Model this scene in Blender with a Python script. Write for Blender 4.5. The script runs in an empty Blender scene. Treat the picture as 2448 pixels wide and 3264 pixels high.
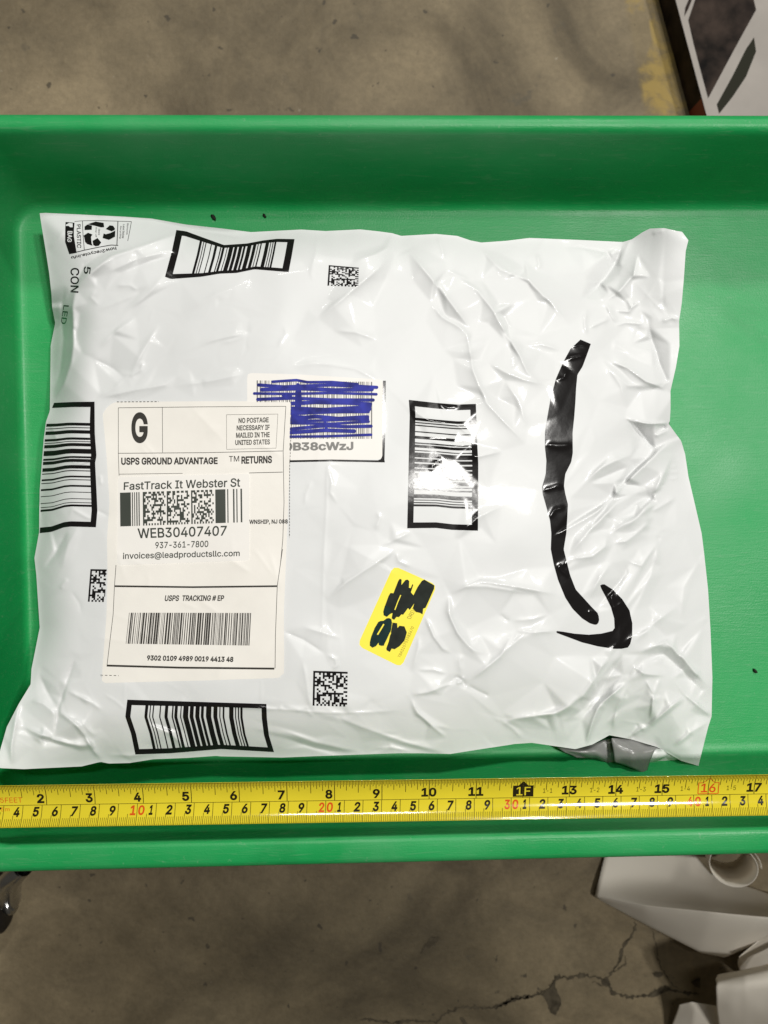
import bpy, bmesh, math, random, os
import numpy as np
from mathutils import Vector, Matrix

SC = bpy.context.scene
COL = SC.collection
rnd = random.Random(7)

# ------------------------------------------------------------------ camera
F, CAM_Z = 2737.0, 0.53            # focal length in photo pixels, height above the tray floor
CX, CY = 1224.0, 1632.0


def cam_axes(vx, vy, roll):
    down = np.array([(vx - CX) / F, (CY - vy) / F, -1.0])
    zc = -down / np.linalg.norm(down)
    x = np.array([math.cos(roll), math.sin(roll), 0.0])
    x -= zc * x.dot(zc)
    x /= np.linalg.norm(x)
    return np.array([x, np.cross(zc, x), zc])


R = cam_axes(1143, 1540, math.radians(0.64))
CAM = np.array([0.0, 0.0, CAM_Z])


def P(px, py, z):
    """world points at height z seen at photo position (px, py); arrays welcome"""
    px, py, z = np.broadcast_arrays(np.asarray(px, float), np.asarray(py, float), np.asarray(z, float))
    d = np.stack([(px - CX) / F, (CY - py) / F, -np.ones_like(px)], -1) @ R.T
    t = (z - CAM_Z) / d[..., 2]
    return CAM + d * t[..., None]


cd = bpy.data.cameras.new('camera')
cd.sensor_fit = 'VERTICAL'
cd.sensor_height = 24.0
cd.sensor_width = 18.0
cd.lens = 24.0 * F / 3264.0
cd.clip_start, cd.clip_end = 0.01, 60.0
cd.dof.use_dof = True
cd.dof.focus_distance = 0.485
cd.dof.aperture_fstop = 9.5
cam = bpy.data.objects.new('camera', cd)
COL.objects.link(cam)
M4 = Matrix.Identity(4)
for i in range(3):
    for j in range(3):
        M4[i][j] = R[i, j]
M4.translation = Vector(CAM)
cam.matrix_world = M4
SC.camera = cam

# ------------------------------------------------------------------ light: warehouse tubes overhead
world = bpy.data.worlds.new('World')
SC.world = world
world.use_nodes = True
bg = world.node_tree.nodes['Background']
bg.inputs[0].default_value = (1.0, 0.93, 0.80, 1)
bg.inputs[1].default_value = 0.055


def tube(x, y, z, sx, sy, power, color=(1.0, 0.98, 0.94)):
    l = bpy.data.lights.new('ceiling_tube_light', 'AREA')
    l.shape = 'RECTANGLE'
    l.size, l.size_y = sx, sy
    l.energy = power
    l.color = color
    o = bpy.data.objects.new('ceiling_tube_light', l)
    o.location = (x, y, z)
    COL.objects.link(o)
    return o


tube(0.80, 0.24, 2.60, 0.13, 0.14, 26)
tube(1.05, 0.24, 2.60, 0.13, 0.14, 26)
tube(1.50, 4.50, 5.00, 0.30, 0.60, 240)
tube(0.02, 0.98, 2.60, 0.50, 0.12, 10)

SC.view_settings.view_transform = 'Standard'
SC.view_settings.look = 'None'
SC.view_settings.gamma = 1.0
SC.view_settings.exposure = 0.07
SC.view_settings.use_curve_mapping = False


# ------------------------------------------------------------------ helpers
def nodes_of(m):
    m.use_nodes = True
    nt = m.node_tree
    return nt, nt.nodes, nt.links, nt.nodes['Principled BSDF']


def mat(name, color, rough=0.5, spec=0.5, metal=0.0, var=0.0, scale=40.0, bump=0.0, bscale=200.0,
        coat=0.0, coat_rough=0.1, trans=0.0, rvar=0.0, dist=0.001):
    m = bpy.data.materials.new(name)
    nt, N, L, b = nodes_of(m)
    b.inputs['Base Color'].default_value = (*color, 1)
    b.inputs['Roughness'].default_value = rough
    b.inputs['Specular IOR Level'].default_value = spec
    b.inputs['Metallic'].default_value = metal
    b.inputs['Coat Weight'].default_value = coat
    b.inputs['Coat Roughness'].default_value = coat_rough
    tc = N.new('ShaderNodeTexCoord')
    if var > 0 or rvar > 0:
        n = N.new('ShaderNodeTexNoise')
        n.inputs['Scale'].default_value = scale
        n.inputs['Detail'].default_value = 6
        L.new(tc.outputs['Object'], n.inputs['Vector'])
        if var > 0:
            r = N.new('ShaderNodeValToRGB')
            r.color_ramp.elements[0].position, r.color_ramp.elements[1].position = 0.3, 0.7
            r.color_ramp.elements[0].color = (*[c * (1 - var) for c in color], 1)
            r.color_ramp.elements[1].color = (*[min(1, c * (1 + var)) for c in color], 1)
            L.new(n.outputs['Fac'], r.inputs['Fac'])
            L.new(r.outputs['Color'], b.inputs['Base Color'])
        if rvar > 0:
            mr = N.new('ShaderNodeMapRange')
            mr.inputs['From Min'].default_value, mr.inputs['From Max'].default_value = 0.3, 0.7
            mr.inputs['To Min'].default_value = max(0.02, rough - rvar)
            mr.inputs['To Max'].default_value = rough + rvar
            L.new(n.outputs['Fac'], mr.inputs['Value'])
            L.new(mr.outputs['Result'], b.inputs['Roughness'])
    if bump > 0:
        n2 = N.new('ShaderNodeTexNoise')
        n2.inputs['Scale'].default_value = bscale
        n2.inputs['Detail'].default_value = 4
        L.new(tc.outputs['Object'], n2.inputs['Vector'])
        bp = N.new('ShaderNodeBump')
        bp.inputs['Strength'].default_value = bump
        bp.inputs['Distance'].default_value = dist
        L.new(n2.outputs['Fac'], bp.inputs['Height'])
        L.new(bp.outputs['Normal'], b.inputs['Normal'])
        if coat > 0:
            L.new(bp.outputs['Normal'], b.inputs['Coat Normal'])
    return m


def tag(o, label=None, cat=None, group=None, kind=None):
    if label: o['label'] = label
    if cat: o['category'] = cat
    if group: o['group'] = group
    if kind: o['kind'] = kind
    return o


def attach(o, parent):
    if parent is not None:
        o.parent = parent
        o.matrix_parent_inverse = Matrix.Translation(-Vector(world_loc(parent)))
    return o


LOC = {}


def world_loc(o):
    return LOC.get(o.name, (0, 0, 0))


def empty(name, loc):
    o = bpy.data.objects.new(name, None)
    o.location = loc
    o.empty_display_size = 0.02
    COL.objects.link(o)
    LOC[o.name] = tuple(loc)
    return o


def mesh_obj(name, verts, faces, material, parent=None, smooth=True, normals=None):
    me = bpy.data.meshes.new(name)
    me.from_pydata([tuple(map(float, v)) for v in verts], [], [tuple(map(int, f)) for f in faces])
    me.materials.append(material)
    if smooth:
        me.polygons.foreach_set('use_smooth', [True] * len(me.polygons))
    if normals is not None:
        me.normals_split_custom_set_from_vertices([tuple(map(float, n)) for n in normals])
    me.update()
    o = bpy.data.objects.new(name, me)
    COL.objects.link(o)
    return attach(o, parent)


def bm_obj(name, bm, material, parent=None, smooth=True):
    me = bpy.data.meshes.new(name)
    bmesh.ops.recalc_face_normals(bm, faces=bm.faces)
    bm.to_mesh(me)
    bm.free()
    me.materials.append(material)
    if smooth:
        me.polygons.foreach_set('use_smooth', [True] * len(me.polygons))
    o = bpy.data.objects.new(name, me)
    COL.objects.link(o)
    return attach(o, parent)


def resample(pts, n):
    p = np.asarray(pts, float)
    s = np.r_[0, np.cumsum(np.linalg.norm(np.diff(p, axis=0), axis=1))]
    t = np.linspace(0, s[-1], n)
    return np.stack([np.interp(t, s, p[:, k]) for k in range(p.shape[1])], -1)


def coons(top, right, bottom, left, nu, nv):
    """grid (nv, nu, 2); top and bottom run left to right, left and right run top to bottom"""
    t, b = resample(top, nu), resample(bottom, nu)
    l, r = resample(left, nv), resample(right, nv)
    u = np.linspace(0, 1, nu)[None, :, None]
    v = np.linspace(0, 1, nv)[:, None, None]
    ruled = (1 - v) * t[None] + v * b[None] + (1 - u) * l[:, None] + u * r[:, None]
    c = ((1 - u) * (1 - v) * t[0] + u * (1 - v) * t[-1] + (1 - u) * v * b[0] + u * v * b[-1])
    return ruled - c


def grid_faces(nu, nv, off=0, flip=False):
    j, i = np.meshgrid(np.arange(nv - 1), np.arange(nu - 1), indexing='ij')
    a = off + j * nu + i
    q = np.stack([a, a + nu, a + nu + 1, a + 1], -1).reshape(-1, 4)
    return q[:, ::-1] if flip else q


def frame_of(ox, oy, s):
    return lambda pts: [(ox + x / s, oy + y / s) for x, y in pts]


# crops of the photograph that positions were measured in
c1 = frame_of(0, 600, 2.074)
c2 = frame_of(700, 600, 2.074)
c3 = frame_of(1500, 600, 1.75)
c4 = frame_of(0, 1200, 2.764)
c5 = frame_of(300, 1250, 2.552)
c6 = frame_of(300, 1750, 2.552)
c7 = frame_of(750, 1150, 1.952)
c8 = frame_of(1650, 1000, 2.37)
d1 = frame_of(0, 2100, 1.843)
d2 = frame_of(900, 1750, 2.074)
d3 = frame_of(1600, 1700, 1.956)
d9 = frame_of(1450, 700, 2.074)
e9 = frame_of(1400, 1600, 1.843)
fm = frame_of(170, 680, 5.925)
g1 = frame_of(0, 350, 3.318)
ys = frame_of(1100, 1780, 5.184)
pf = frame_of(1600, 2640, 1.956)
pm = frame_of(800, 2640, 1.843)
pl = frame_of(0, 2640, 1.843)
tr = frame_of(1800, 0, 2.56)

# ------------------------------------------------------------------ materials
M = {}
M['film'] = mat('white polythene film', (0.685, 0.695, 0.695), 0.45, 0.5, var=0.012, scale=25, bump=0.04, bscale=300, coat=0.10, coat_rough=0.07, dist=0.0006)
M['ink'] = mat('black film ink', (0.010, 0.009, 0.009), 0.16, 0.2, bump=0.05, bscale=300, dist=0.0006)
M['greyfilm'] = mat('grey inner film', (0.20, 0.20, 0.195), 0.28, 0.5, var=0.06, scale=30, bump=0.1, bscale=300)
M['label'] = mat('cream label paper', (0.835, 0.805, 0.75), 0.42, 0.4, var=0.02, scale=60, bump=0.15, bscale=90, coat=0.4, coat_rough=0.12)
M['sticker'] = mat('white sticker paper', (0.83, 0.805, 0.765), 0.5, 0.35, var=0.012, scale=60, bump=0.05, bscale=300)
M['print'] = mat('label print', (0.028, 0.025, 0.020), 0.45, 0.4)
M['greyprint'] = mat('grey label print', (0.045, 0.052, 0.042), 0.45, 0.4)
M['fadeprint'] = mat('grey sticker print', (0.20, 0.195, 0.185), 0.5, 0.3)
M['thinprint'] = mat('thin grey print', (0.07, 0.066, 0.055), 0.5, 0.3)
M['blue'] = mat('blue marker ink', (0.028, 0.034, 0.26), 0.6, 0.15, var=0.45, scale=160)
M['yellow'] = mat('yellow sticker paper', (0.93, 0.80, 0.045), 0.45, 0.4, var=0.02)
M['blackmark'] = mat('black marker ink', (0.014, 0.018, 0.014), 0.6, 0.15, var=0.3, scale=200)
M['teal'] = mat('dark teal marker ink', (0.004, 0.024, 0.023), 0.6, 0.15, var=0.3, scale=200)
M['olive'] = mat('olive print', (0.30, 0.24, 0.02), 0.5, 0.3)
M['tape'] = mat('yellow lacquered steel', (0.68, 0.56, 0.03), 0.09, 0.5, var=0.04, scale=30, bump=0.02, bscale=200, rvar=0.03)
M['tapeink'] = mat('tape black print', (0.018, 0.014, 0.005), 0.12, 0.5)
M['tapetick'] = mat('tape tick print', (0.06, 0.048, 0.006), 0.12, 0.5)
M['tapered'] = mat('tape red print', (0.62, 0.085, 0.012), 0.12, 0.5)
M['paper'] = mat('white packing paper', (0.84, 0.79, 0.70), 0.6, 0.3, var=0.03, scale=10)
M['dark'] = mat('dark rubber', (0.012, 0.011, 0.010), 0.5, 0.4)
M['steel'] = mat('zinc plated steel', (0.55, 0.55, 0.54), 0.24, 0.5, metal=1.0, rvar=0.1, scale=60)
M['boxwhite'] = mat('white printed board', (0.33, 0.30, 0.27), 0.5, 0.3, var=0.10, scale=20)
M['boxdark'] = mat('dark printed board', (0.026, 0.018, 0.014), 0.7, 0.12, var=0.9, scale=45)
M['boxgreen'] = mat('dark olive printed stripe', (0.022, 0.022, 0.014), 0.7, 0.12)
M['boxred'] = mat('red printed board', (0.24, 0.04, 0.015), 0.5, 0.3)
M['crack'] = mat('crack filled with dirt', (0.075, 0.062, 0.042), 0.9, 0.1, var=0.4, scale=120)
M['speck'] = mat('black dirt', (0.02, 0.02, 0.015), 0.8, 0.2)


def make_translucent(m, k):
    nt = m.node_tree
    b = nt.nodes['Principled BSDF']
    t = nt.nodes.new('ShaderNodeBsdfTranslucent'); t.inputs['Color'].default_value = b.inputs['Base Color'].default_value
    x = nt.nodes.new('ShaderNodeMixShader'); x.inputs[0].default_value = k
    out = nt.nodes['Material Output']
    nt.links.new(b.outputs[0], x.inputs[1]); nt.links.new(t.outputs[0], x.inputs[2]); nt.links.new(x.outputs[0], out.inputs['Surface'])


make_translucent(M['paper'], 0.3)


def tray_material():
    m = bpy.data.materials.new('green moulded plastic')
    nt, N, L, b = nodes_of(m)
    tc = N.new('ShaderNodeTexCoord')
    n = N.new('ShaderNodeTexNoise'); n.inputs['Scale'].default_value = 14; n.inputs['Detail'].default_value = 8
    L.new(tc.outputs['Object'], n.inputs['Vector'])
    r = N.new('ShaderNodeValToRGB')
    r.color_ramp.elements[0].position, r.color_ramp.elements[1].position = 0.3, 0.72
    r.color_ramp.elements[0].color = (0.009, 0.29, 0.072, 1)
    r.color_ramp.elements[1].color = (0.018, 0.335, 0.092, 1)
    L.new(n.outputs['Fac'], r.inputs['Fac'])
    # fine scratches and scuffs, whitish, mostly lengthwise
    mp = N.new('ShaderNodeMapping'); mp.inputs['Scale'].default_value = (60, 700, 300)
    L.new(tc.outputs['Object'], mp.inputs['Vector'])
    s = N.new('ShaderNodeTexNoise'); s.inputs['Scale'].default_value = 1.0; s.inputs['Detail'].default_value = 5; s.inputs['Distortion'].default_value = 1.2
    L.new(mp.outputs['Vector'], s.inputs['Vector'])
    sr = N.new('ShaderNodeMapRange'); sr.inputs['From Min'].default_value = 0.56; sr.inputs['From Max'].default_value = 0.78
    L.new(s.outputs['Fac'], sr.inputs['Value'])
    sm = N.new('ShaderNodeMath'); sm.operation = 'MULTIPLY'; sm.inputs[1].default_value = 0.45
    L.new(sr.outputs['Result'], sm.inputs[0])
    mx = N.new('ShaderNodeMixRGB'); mx.inputs[2].default_value = (0.13, 0.34, 0.17, 1)
    L.new(sm.outputs['Value'], mx.inputs[0]); L.new(r.outputs['Color'], mx.inputs[1])
    # dull worn patches, dust and a little grime
    pn = N.new('ShaderNodeTexNoise'); pn.inputs['Scale'].default_value = 7; pn.inputs['Detail'].default_value = 9; pn.inputs['Roughness'].default_value = 0.65; pn.inputs['Distortion'].default_value = 0.8
    L.new(tc.outputs['Object'], pn.inputs['Vector'])
    pr = N.new('ShaderNodeMapRange'); pr.inputs['From Min'].default_value = 0.48; pr.inputs['From Max'].default_value = 0.72; pr.inputs['To Max'].default_value = 0.55
    L.new(pn.outputs['Fac'], pr.inputs['Value'])
    m2 = N.new('ShaderNodeMixRGB'); m2.inputs[2].default_value = (0.075, 0.345, 0.135, 1)
    L.new(pr.outputs['Result'], m2.inputs[0]); L.new(mx.outputs['Color'], m2.inputs[1])
    gr = N.new('ShaderNodeMapRange'); gr.inputs['From Min'].default_value = 0.44; gr.inputs['From Max'].default_value = 0.28; gr.inputs['To Max'].default_value = 0.5
    L.new(pn.outputs['Fac'], gr.inputs['Value'])
    m3 = N.new('ShaderNodeMixRGB'); m3.inputs[2].default_value = (0.008, 0.19, 0.048, 1)
    L.new(gr.outputs['Result'], m3.inputs[0]); L.new(m2.outputs['Color'], m3.inputs[1])
    dn = N.new('ShaderNodeTexNoise'); dn.inputs['Scale'].default_value = 330; dn.inputs['Detail'].default_value = 2
    L.new(tc.outputs['Object'], dn.inputs['Vector'])
    dr = N.new('ShaderNodeMapRange'); dr.inputs['From Min'].default_value = 0.70; dr.inputs['From Max'].default_value = 0.76; dr.inputs['To Max'].default_value = 0.22
    L.new(dn.outputs['Fac'], dr.inputs['Value'])
    m4 = N.new('ShaderNodeMixRGB'); m4.inputs[2].default_value = (0.25, 0.42, 0.27, 1)
    L.new(dr.outputs['Result'], m4.inputs[0]); L.new(m3.outputs['Color'], m4.inputs[1])
    mx = m4
    L.new(mx.outputs['Color'], b.inputs['Base Color'])
    b.inputs['Specular IOR Level'].default_value = 0.38
    rr = N.new('ShaderNodeMapRange'); rr.inputs['From Min'].default_value = 0.3; rr.inputs['From Max'].default_value = 0.75
    rr.inputs['To Min'].default_value = 0.36; rr.inputs['To Max'].default_value = 0.56
    L.new(n.outputs['Fac'], rr.inputs['Value']); L.new(rr.outputs['Result'], b.inputs['Roughness'])
    g = N.new('ShaderNodeTexNoise'); g.inputs['Scale'].default_value = 900; g.inputs['Detail'].default_value = 3
    L.new(tc.outputs['Object'], g.inputs['Vector'])
    ad = N.new('ShaderNodeMath'); ad.operation = 'ADD'
    L.new(g.outputs['Fac'], ad.inputs[0]); L.new(s.outputs['Fac'], ad.inputs[1])
    bp = N.new('ShaderNodeBump'); bp.inputs['Strength'].default_value = 0.22; bp.inputs['Distance'].default_value = 0.0005
    L.new(ad.outputs['Value'], bp.inputs['Height']); L.new(bp.outputs['Normal'], b.inputs['Normal'])
    return m


FLOOR_Z = -0.45


def floor_material():
    m = bpy.data.materials.new('stained concrete')
    nt, N, L, b = nodes_of(m)
    tc = N.new('ShaderNodeTexCoord')

    def noise(scale, detail=8, rough=0.6, dist=0.0, vec=None):
        n = N.new('ShaderNodeTexNoise')
        n.inputs['Scale'].default_value = scale; n.inputs['Detail'].default_value = detail
        n.inputs['Roughness'].default_value = rough; n.inputs['Distortion'].default_value = dist
        L.new(vec or tc.outputs['Object'], n.inputs['Vector'])
        return n

    def ramp(src, p0, p1, c0, c1):
        r = N.new('ShaderNodeValToRGB')
        r.color_ramp.elements[0].position, r.color_ramp.elements[1].position = p0, p1
        r.color_ramp.elements[0].color, r.color_ramp.elements[1].color = (*c0, 1), (*c1, 1)
        L.new(src, r.inputs['Fac'])
        return r

    def mixc(fac, a, bb, mode='MIX'):
        x = N.new('ShaderNodeMixRGB'); x.blend_type = mode
        if isinstance(fac, float): x.inputs[0].default_value = fac
        else: L.new(fac, x.inputs[0])
        for k, v in ((1, a), (2, bb)):
            if isinstance(v, tuple): x.inputs[k].default_value = (*v, 1)
            else: L.new(v, x.inputs[k])
        return x.outputs['Color']
    big = noise(5.0, 7, 0.58, 1.0)
    base = ramp(big.outputs['Fac'], 0.32, 0.68, (0.115, 0.090, 0.052), (0.285, 0.230, 0.142)).outputs['Color']
    mid = noise(11, 10, 0.68, 0.5)
    c = mixc(0.55, base, ramp(mid.outputs['Fac'], 0.33, 0.7, (0.45, 0.44, 0.43), (1.25, 1.22, 1.18)).outputs['Color'], 'MULTIPLY')
    blot = noise(26, 5, 0.6, 0.3)
    c = mixc(ramp(blot.outputs['Fac'], 0.66, 0.74, (0, 0, 0), (0.55, 0.55, 0.55)).outputs['Color'], c, (0.085, 0.075, 0.055))
    fine = noise(140, 6, 0.75)
    c = mixc(0.6, c, ramp(fine.outputs['Fac'], 0.32, 0.70, (0.74, 0.74, 0.74), (1.2, 1.2, 1.2)).outputs['Color'], 'MULTIPLY')
    pit = noise(75, 2, 0.5)
    c = mixc(ramp(pit.outputs['Fac'], 0.70, 0.74, (0, 0, 0), (0.8, 0.8, 0.8)).outputs['Color'], c, (0.055, 0.045, 0.03))
    lite = noise(58, 3, 0.5)
    c = mixc(ramp(lite.outputs['Fac'], 0.73, 0.78, (0, 0, 0), (0.6, 0.6, 0.6)).outputs['Color'], c, (0.42, 0.38, 0.30))
    # worn yellow line
    sx = N.new('ShaderNodeSeparateXYZ'); L.new(tc.outputs['Object'], sx.inputs[0])
    a0, a1 = P(1985, 0, FLOOR_Z), P(2042, 330, FLOOR_Z)
    k = (a1[0] - a0[0]) / (a1[1] - a0[1])
    my = N.new('ShaderNodeMath'); my.operation = 'MULTIPLY'; my.inputs[1].default_value = -k; L.new(sx.outputs['Y'], my.inputs[0])
    ux = N.new('ShaderNodeMath'); ux.operation = 'ADD'; L.new(sx.outputs['X'], ux.inputs[0]); L.new(my.outputs[0], ux.inputs[1])
    u0 = a0[0] - k * a0[1]
    e0 = N.new('ShaderNodeMapRange'); e0.inputs['From Min'].default_value = u0; e0.inputs['From Max'].default_value = u0 + 0.006
    L.new(ux.outputs[0], e0.inputs['Value'])
    e1 = N.new('ShaderNodeMapRange'); e1.inputs['From Min'].default_value = u0 + 0.104; e1.inputs['From Max'].default_value = u0 + 0.098
    L.new(ux.outputs[0], e1.inputs['Value'])
    worn = noise(16, 8, 0.62, 0.6)
    wr = ramp(worn.outputs['Fac'], 0.49, 0.60, (0.08, 0.08, 0.08), (0.80, 0.80, 0.80))
    m1 = N.new('ShaderNodeMath'); m1.operation = 'MULTIPLY'; L.new(e0.outputs[0], m1.inputs[0]); L.new(e1.outputs[0], m1.inputs[1])
    m2 = N.new('ShaderNodeMath'); m2.operation = 'MULTIPLY'; L.new(m1.outputs[0], m2.inputs[0]); L.new(wr.outputs['Color'], m2.inputs[1])
    c = mixc(m2.outputs[0], c, (0.36, 0.25, 0.06))
    # broad patch of shade painted into the concrete colour towards the lower middle
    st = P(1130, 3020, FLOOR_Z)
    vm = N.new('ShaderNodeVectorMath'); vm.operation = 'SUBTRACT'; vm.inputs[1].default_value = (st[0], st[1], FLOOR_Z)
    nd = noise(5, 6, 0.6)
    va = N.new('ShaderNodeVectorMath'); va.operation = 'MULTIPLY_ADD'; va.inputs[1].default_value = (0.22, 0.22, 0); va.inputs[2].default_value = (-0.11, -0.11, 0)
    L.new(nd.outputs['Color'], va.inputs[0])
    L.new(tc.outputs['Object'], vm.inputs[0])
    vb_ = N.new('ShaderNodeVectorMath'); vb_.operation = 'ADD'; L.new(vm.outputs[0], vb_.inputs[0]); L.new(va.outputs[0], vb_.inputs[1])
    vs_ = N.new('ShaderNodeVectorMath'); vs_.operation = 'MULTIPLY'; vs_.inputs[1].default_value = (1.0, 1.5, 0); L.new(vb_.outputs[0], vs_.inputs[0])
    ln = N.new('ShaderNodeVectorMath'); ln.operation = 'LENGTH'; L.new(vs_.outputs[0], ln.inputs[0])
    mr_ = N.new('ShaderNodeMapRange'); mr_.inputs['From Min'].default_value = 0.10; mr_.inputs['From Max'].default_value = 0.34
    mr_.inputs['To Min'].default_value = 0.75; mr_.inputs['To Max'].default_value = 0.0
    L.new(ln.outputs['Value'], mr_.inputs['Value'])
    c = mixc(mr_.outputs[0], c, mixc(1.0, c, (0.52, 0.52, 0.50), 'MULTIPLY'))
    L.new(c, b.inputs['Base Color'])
    b.inputs['Roughness'].default_value = 0.62
    b.inputs['Specular IOR Level'].default_value = 0.35
    bp = N.new('ShaderNodeBump'); bp.inputs['Strength'].default_value = 0.5; bp.inputs['Distance'].default_value = 0.002
    L.new(fine.outputs['Fac'], bp.inputs['Height']); L.new(bp.outputs['Normal'], b.inputs['Normal'])
    return m


M['tray'] = tray_material()
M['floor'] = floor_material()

# ------------------------------------------------------------------ floor
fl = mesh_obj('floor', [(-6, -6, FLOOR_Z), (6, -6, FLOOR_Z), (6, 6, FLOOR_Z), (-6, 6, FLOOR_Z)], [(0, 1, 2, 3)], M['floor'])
tag(fl, kind='structure')


def crack(pts, width, seed, parent):
    r = random.Random(seed)
    pts = np.array(pts, float)
    p = resample(pts, max(6, int(np.sum(np.linalg.norm(np.diff(pts, axis=0), axis=1)) / 6)))
    n = len(p)
    d = np.gradient(p, axis=0)
    nn = np.stack([-d[:, 1], d[:, 0]], -1)
    nn /= np.linalg.norm(nn, axis=1)[:, None] + 1e-9
    jit = np.array([r.gauss(0, 2.2) for _ in range(n)])
    p = p + nn * jit[:, None]
    w = np.array([width * (0.30 + 1.5 * r.random() ** 1.6) for _ in range(n)]) * np.clip(np.minimum(np.arange(n), np.arange(n)[::-1]) / 3.0, 0.15, 1)
    a, b = p + nn * w[:, None] / 2, p - nn * w[:, None] / 2
    z = FLOOR_Z + 0.0008
    v = np.concatenate([P(a[:, 0], a[:, 1], z), P(b[:, 0], b[:, 1], z)])
    f = [(i, i + 1, n + i + 1, n + i) for i in range(n - 1)]
    o = mesh_obj('crack', v, f, M['crack'], parent, smooth=False)
    o['kind'] = 'structure'


crack(pm([(640, 1120), (830, 1145), (930, 1130), (1090, 1140), (1140, 1090), (1240, 1050), (1370, 1060), (1480, 1040), (1550, 1000), (1659, 985)]), 9, 1, fl)
crack(pf([(-40, 1120), (60, 1075), (190, 1050), (300, 1000), (335, 935), (450, 930), (500, 912), (600, 935), (650, 950), (700, 1030), (790, 1055), (900, 1045), (980, 1000), (1050, 1000), (1130, 1025), (1235, 1030)]), 9, 2, fl)
crack(pf([(650, 950), (690, 890), (740, 820), (762, 730), (800, 685), (838, 630), (832, 575)]), 7, 3, fl)
crack(pf([(940, 630), (960, 720), (985, 860), (1040, 950), (1110, 1015)]), 3, 4, fl)
crack(pf([(560, 960), (650, 985)]), 5, 6, fl)
crack(pf([(770, 790), (770, 850), (700, 900)]), 4, 7, fl)


def chip(pts, seed):
    r = random.Random(seed)
    p = np.array(pts, float)
    p = resample(np.vstack([p, p[:1]]), 40)[:-1]
    c = p.mean(0)
    p = c + (p - c) * np.array([1 + r.gauss(0, .07) for _ in range(len(p))])[:, None]
    w = P(p[:, 0], p[:, 1], FLOOR_Z + 0.0011)
    o = mesh_obj('floor_chip', w, [tuple(range(len(w)))[::-1]], M['crack'], fl, smooth=False)
    o['kind'] = 'structure'


chip(pf([(335, 935), (332, 985), (350, 1020), (372, 1080), (365, 1120), (320, 1165), (295, 1130), (280, 1075), (245, 1040), (290, 1005)]), 1)
chip(pf([(940, 905), (965, 893), (1000, 897), (1006, 915), (985, 932), (950, 925)]), 2)
chip(pf([(1180, 960), (1205, 940), (1238, 932), (1238, 1000), (1205, 990)]), 3)
chip(pf([(910, 1050), (975, 1000), (1010, 985), (1052, 992), (1045, 1012), (1000, 1030), (950, 1055)]), 4)
chip(pf([(620, 945), (660, 925), (672, 955), (655, 990), (625, 975)]), 5)
chip(pf([(675, 1020), (700, 1015), (722, 1030), (700, 1045), (680, 1040)]), 6)
chip(pf([(465, 925), (490, 900), (525, 912), (520, 930), (480, 938)]), 7)
chip(pm([(1000, 735), (1020, 690), (1060, 640), (1110, 640), (1090, 670), (1030, 720)]), 8)
chip(pm([(1225, 1120), (1245, 1110), (1275, 1150), (1260, 1170)]), 9)

# ------------------------------------------------------------------ green tray
TR_B = (-0.17, 0.0, 0.0)
cart = empty('utility_cart', (0.12, 0.0, FLOOR_Z))
tag(cart, 'green moulded plastic tray top with raised rim, holding the white mailer', 'utility cart')
XR = 0.80
# (z, far y, near y, left x, right x, corner radius)
LEV = [
    (-0.012, 0.1760, -0.1870, -0.2100, XR + 0.004, 0.016),
    (0.046, 0.1865, -0.2000, -0.2180, XR + 0.012, 0.020),
    (0.050, 0.1930, -0.2055, -0.2240, XR + 0.020, 0.026),
    (0.066, 0.1944, -0.2068, -0.2254, XR + 0.021, 0.027),
    (0.0705, 0.1938, -0.2061, -0.2248, XR + 0.021, 0.027),
    (0.0735, 0.1922, -0.2042, -0.2234, XR + 0.020, 0.026),
    (0.0745, 0.1900, -0.2015, -0.2214, XR + 0.018, 0.025),
    (0.0748, 0.1878, -0.1932, -0.2170, XR + 0.015, 0.024),
    (0.0743, 0.1858, -0.1916, -0.2130, XR + 0.012, 0.023),
    (0.0728, 0.1842, -0.1908, -0.2112, XR + 0.010, 0.022),
    (0.0700, 0.1835, -0.1910, -0.2103, XR + 0.009, 0.022),
    (0.0680, 0.1830, -0.1942, -0.2100, XR + 0.009, 0.022),
    (0.0640, 0.1823, -0.1956, -0.2098, XR + 0.009, 0.022),
    (0.0400, 0.1775, -0.1930, -0.2080, XR + 0.006, 0.020),
    (0.0200, 0.1735, -0.1840, -0.2066, XR + 0.003, 0.018),
    (0.0060, 0.1704, -0.1738, -0.2052, XR, 0.017),
    (0.0030, 0.1692, -0.1728, -0.2046, XR, 0.016),
    (0.0010, 0.1676, -0.1712, -0.2034, XR, 0.015),
    (0.0002, 0.1652, -0.1690, -0.2015, XR - 0.003, 0.013),
    (0.0000, 0.1618, -0.1655, -0.1980, XR - 0.006, 0.010),
]


def rounded_loop(yf, yn, xl, xr, r, z, n=7):
    pts = []
    for cx, cy, a0 in ((xr - r, yf - r, 0), (xl + r, yf - r, 90), (xl + r, yn + r, 180), (xr - r, yn + r, 270)):
        for k in range(n):
            a = math.radians(a0 + 90 * k / (n - 1))
            pts.append((cx + r * math.cos(a), cy + r * math.sin(a), z))
    return pts


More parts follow.
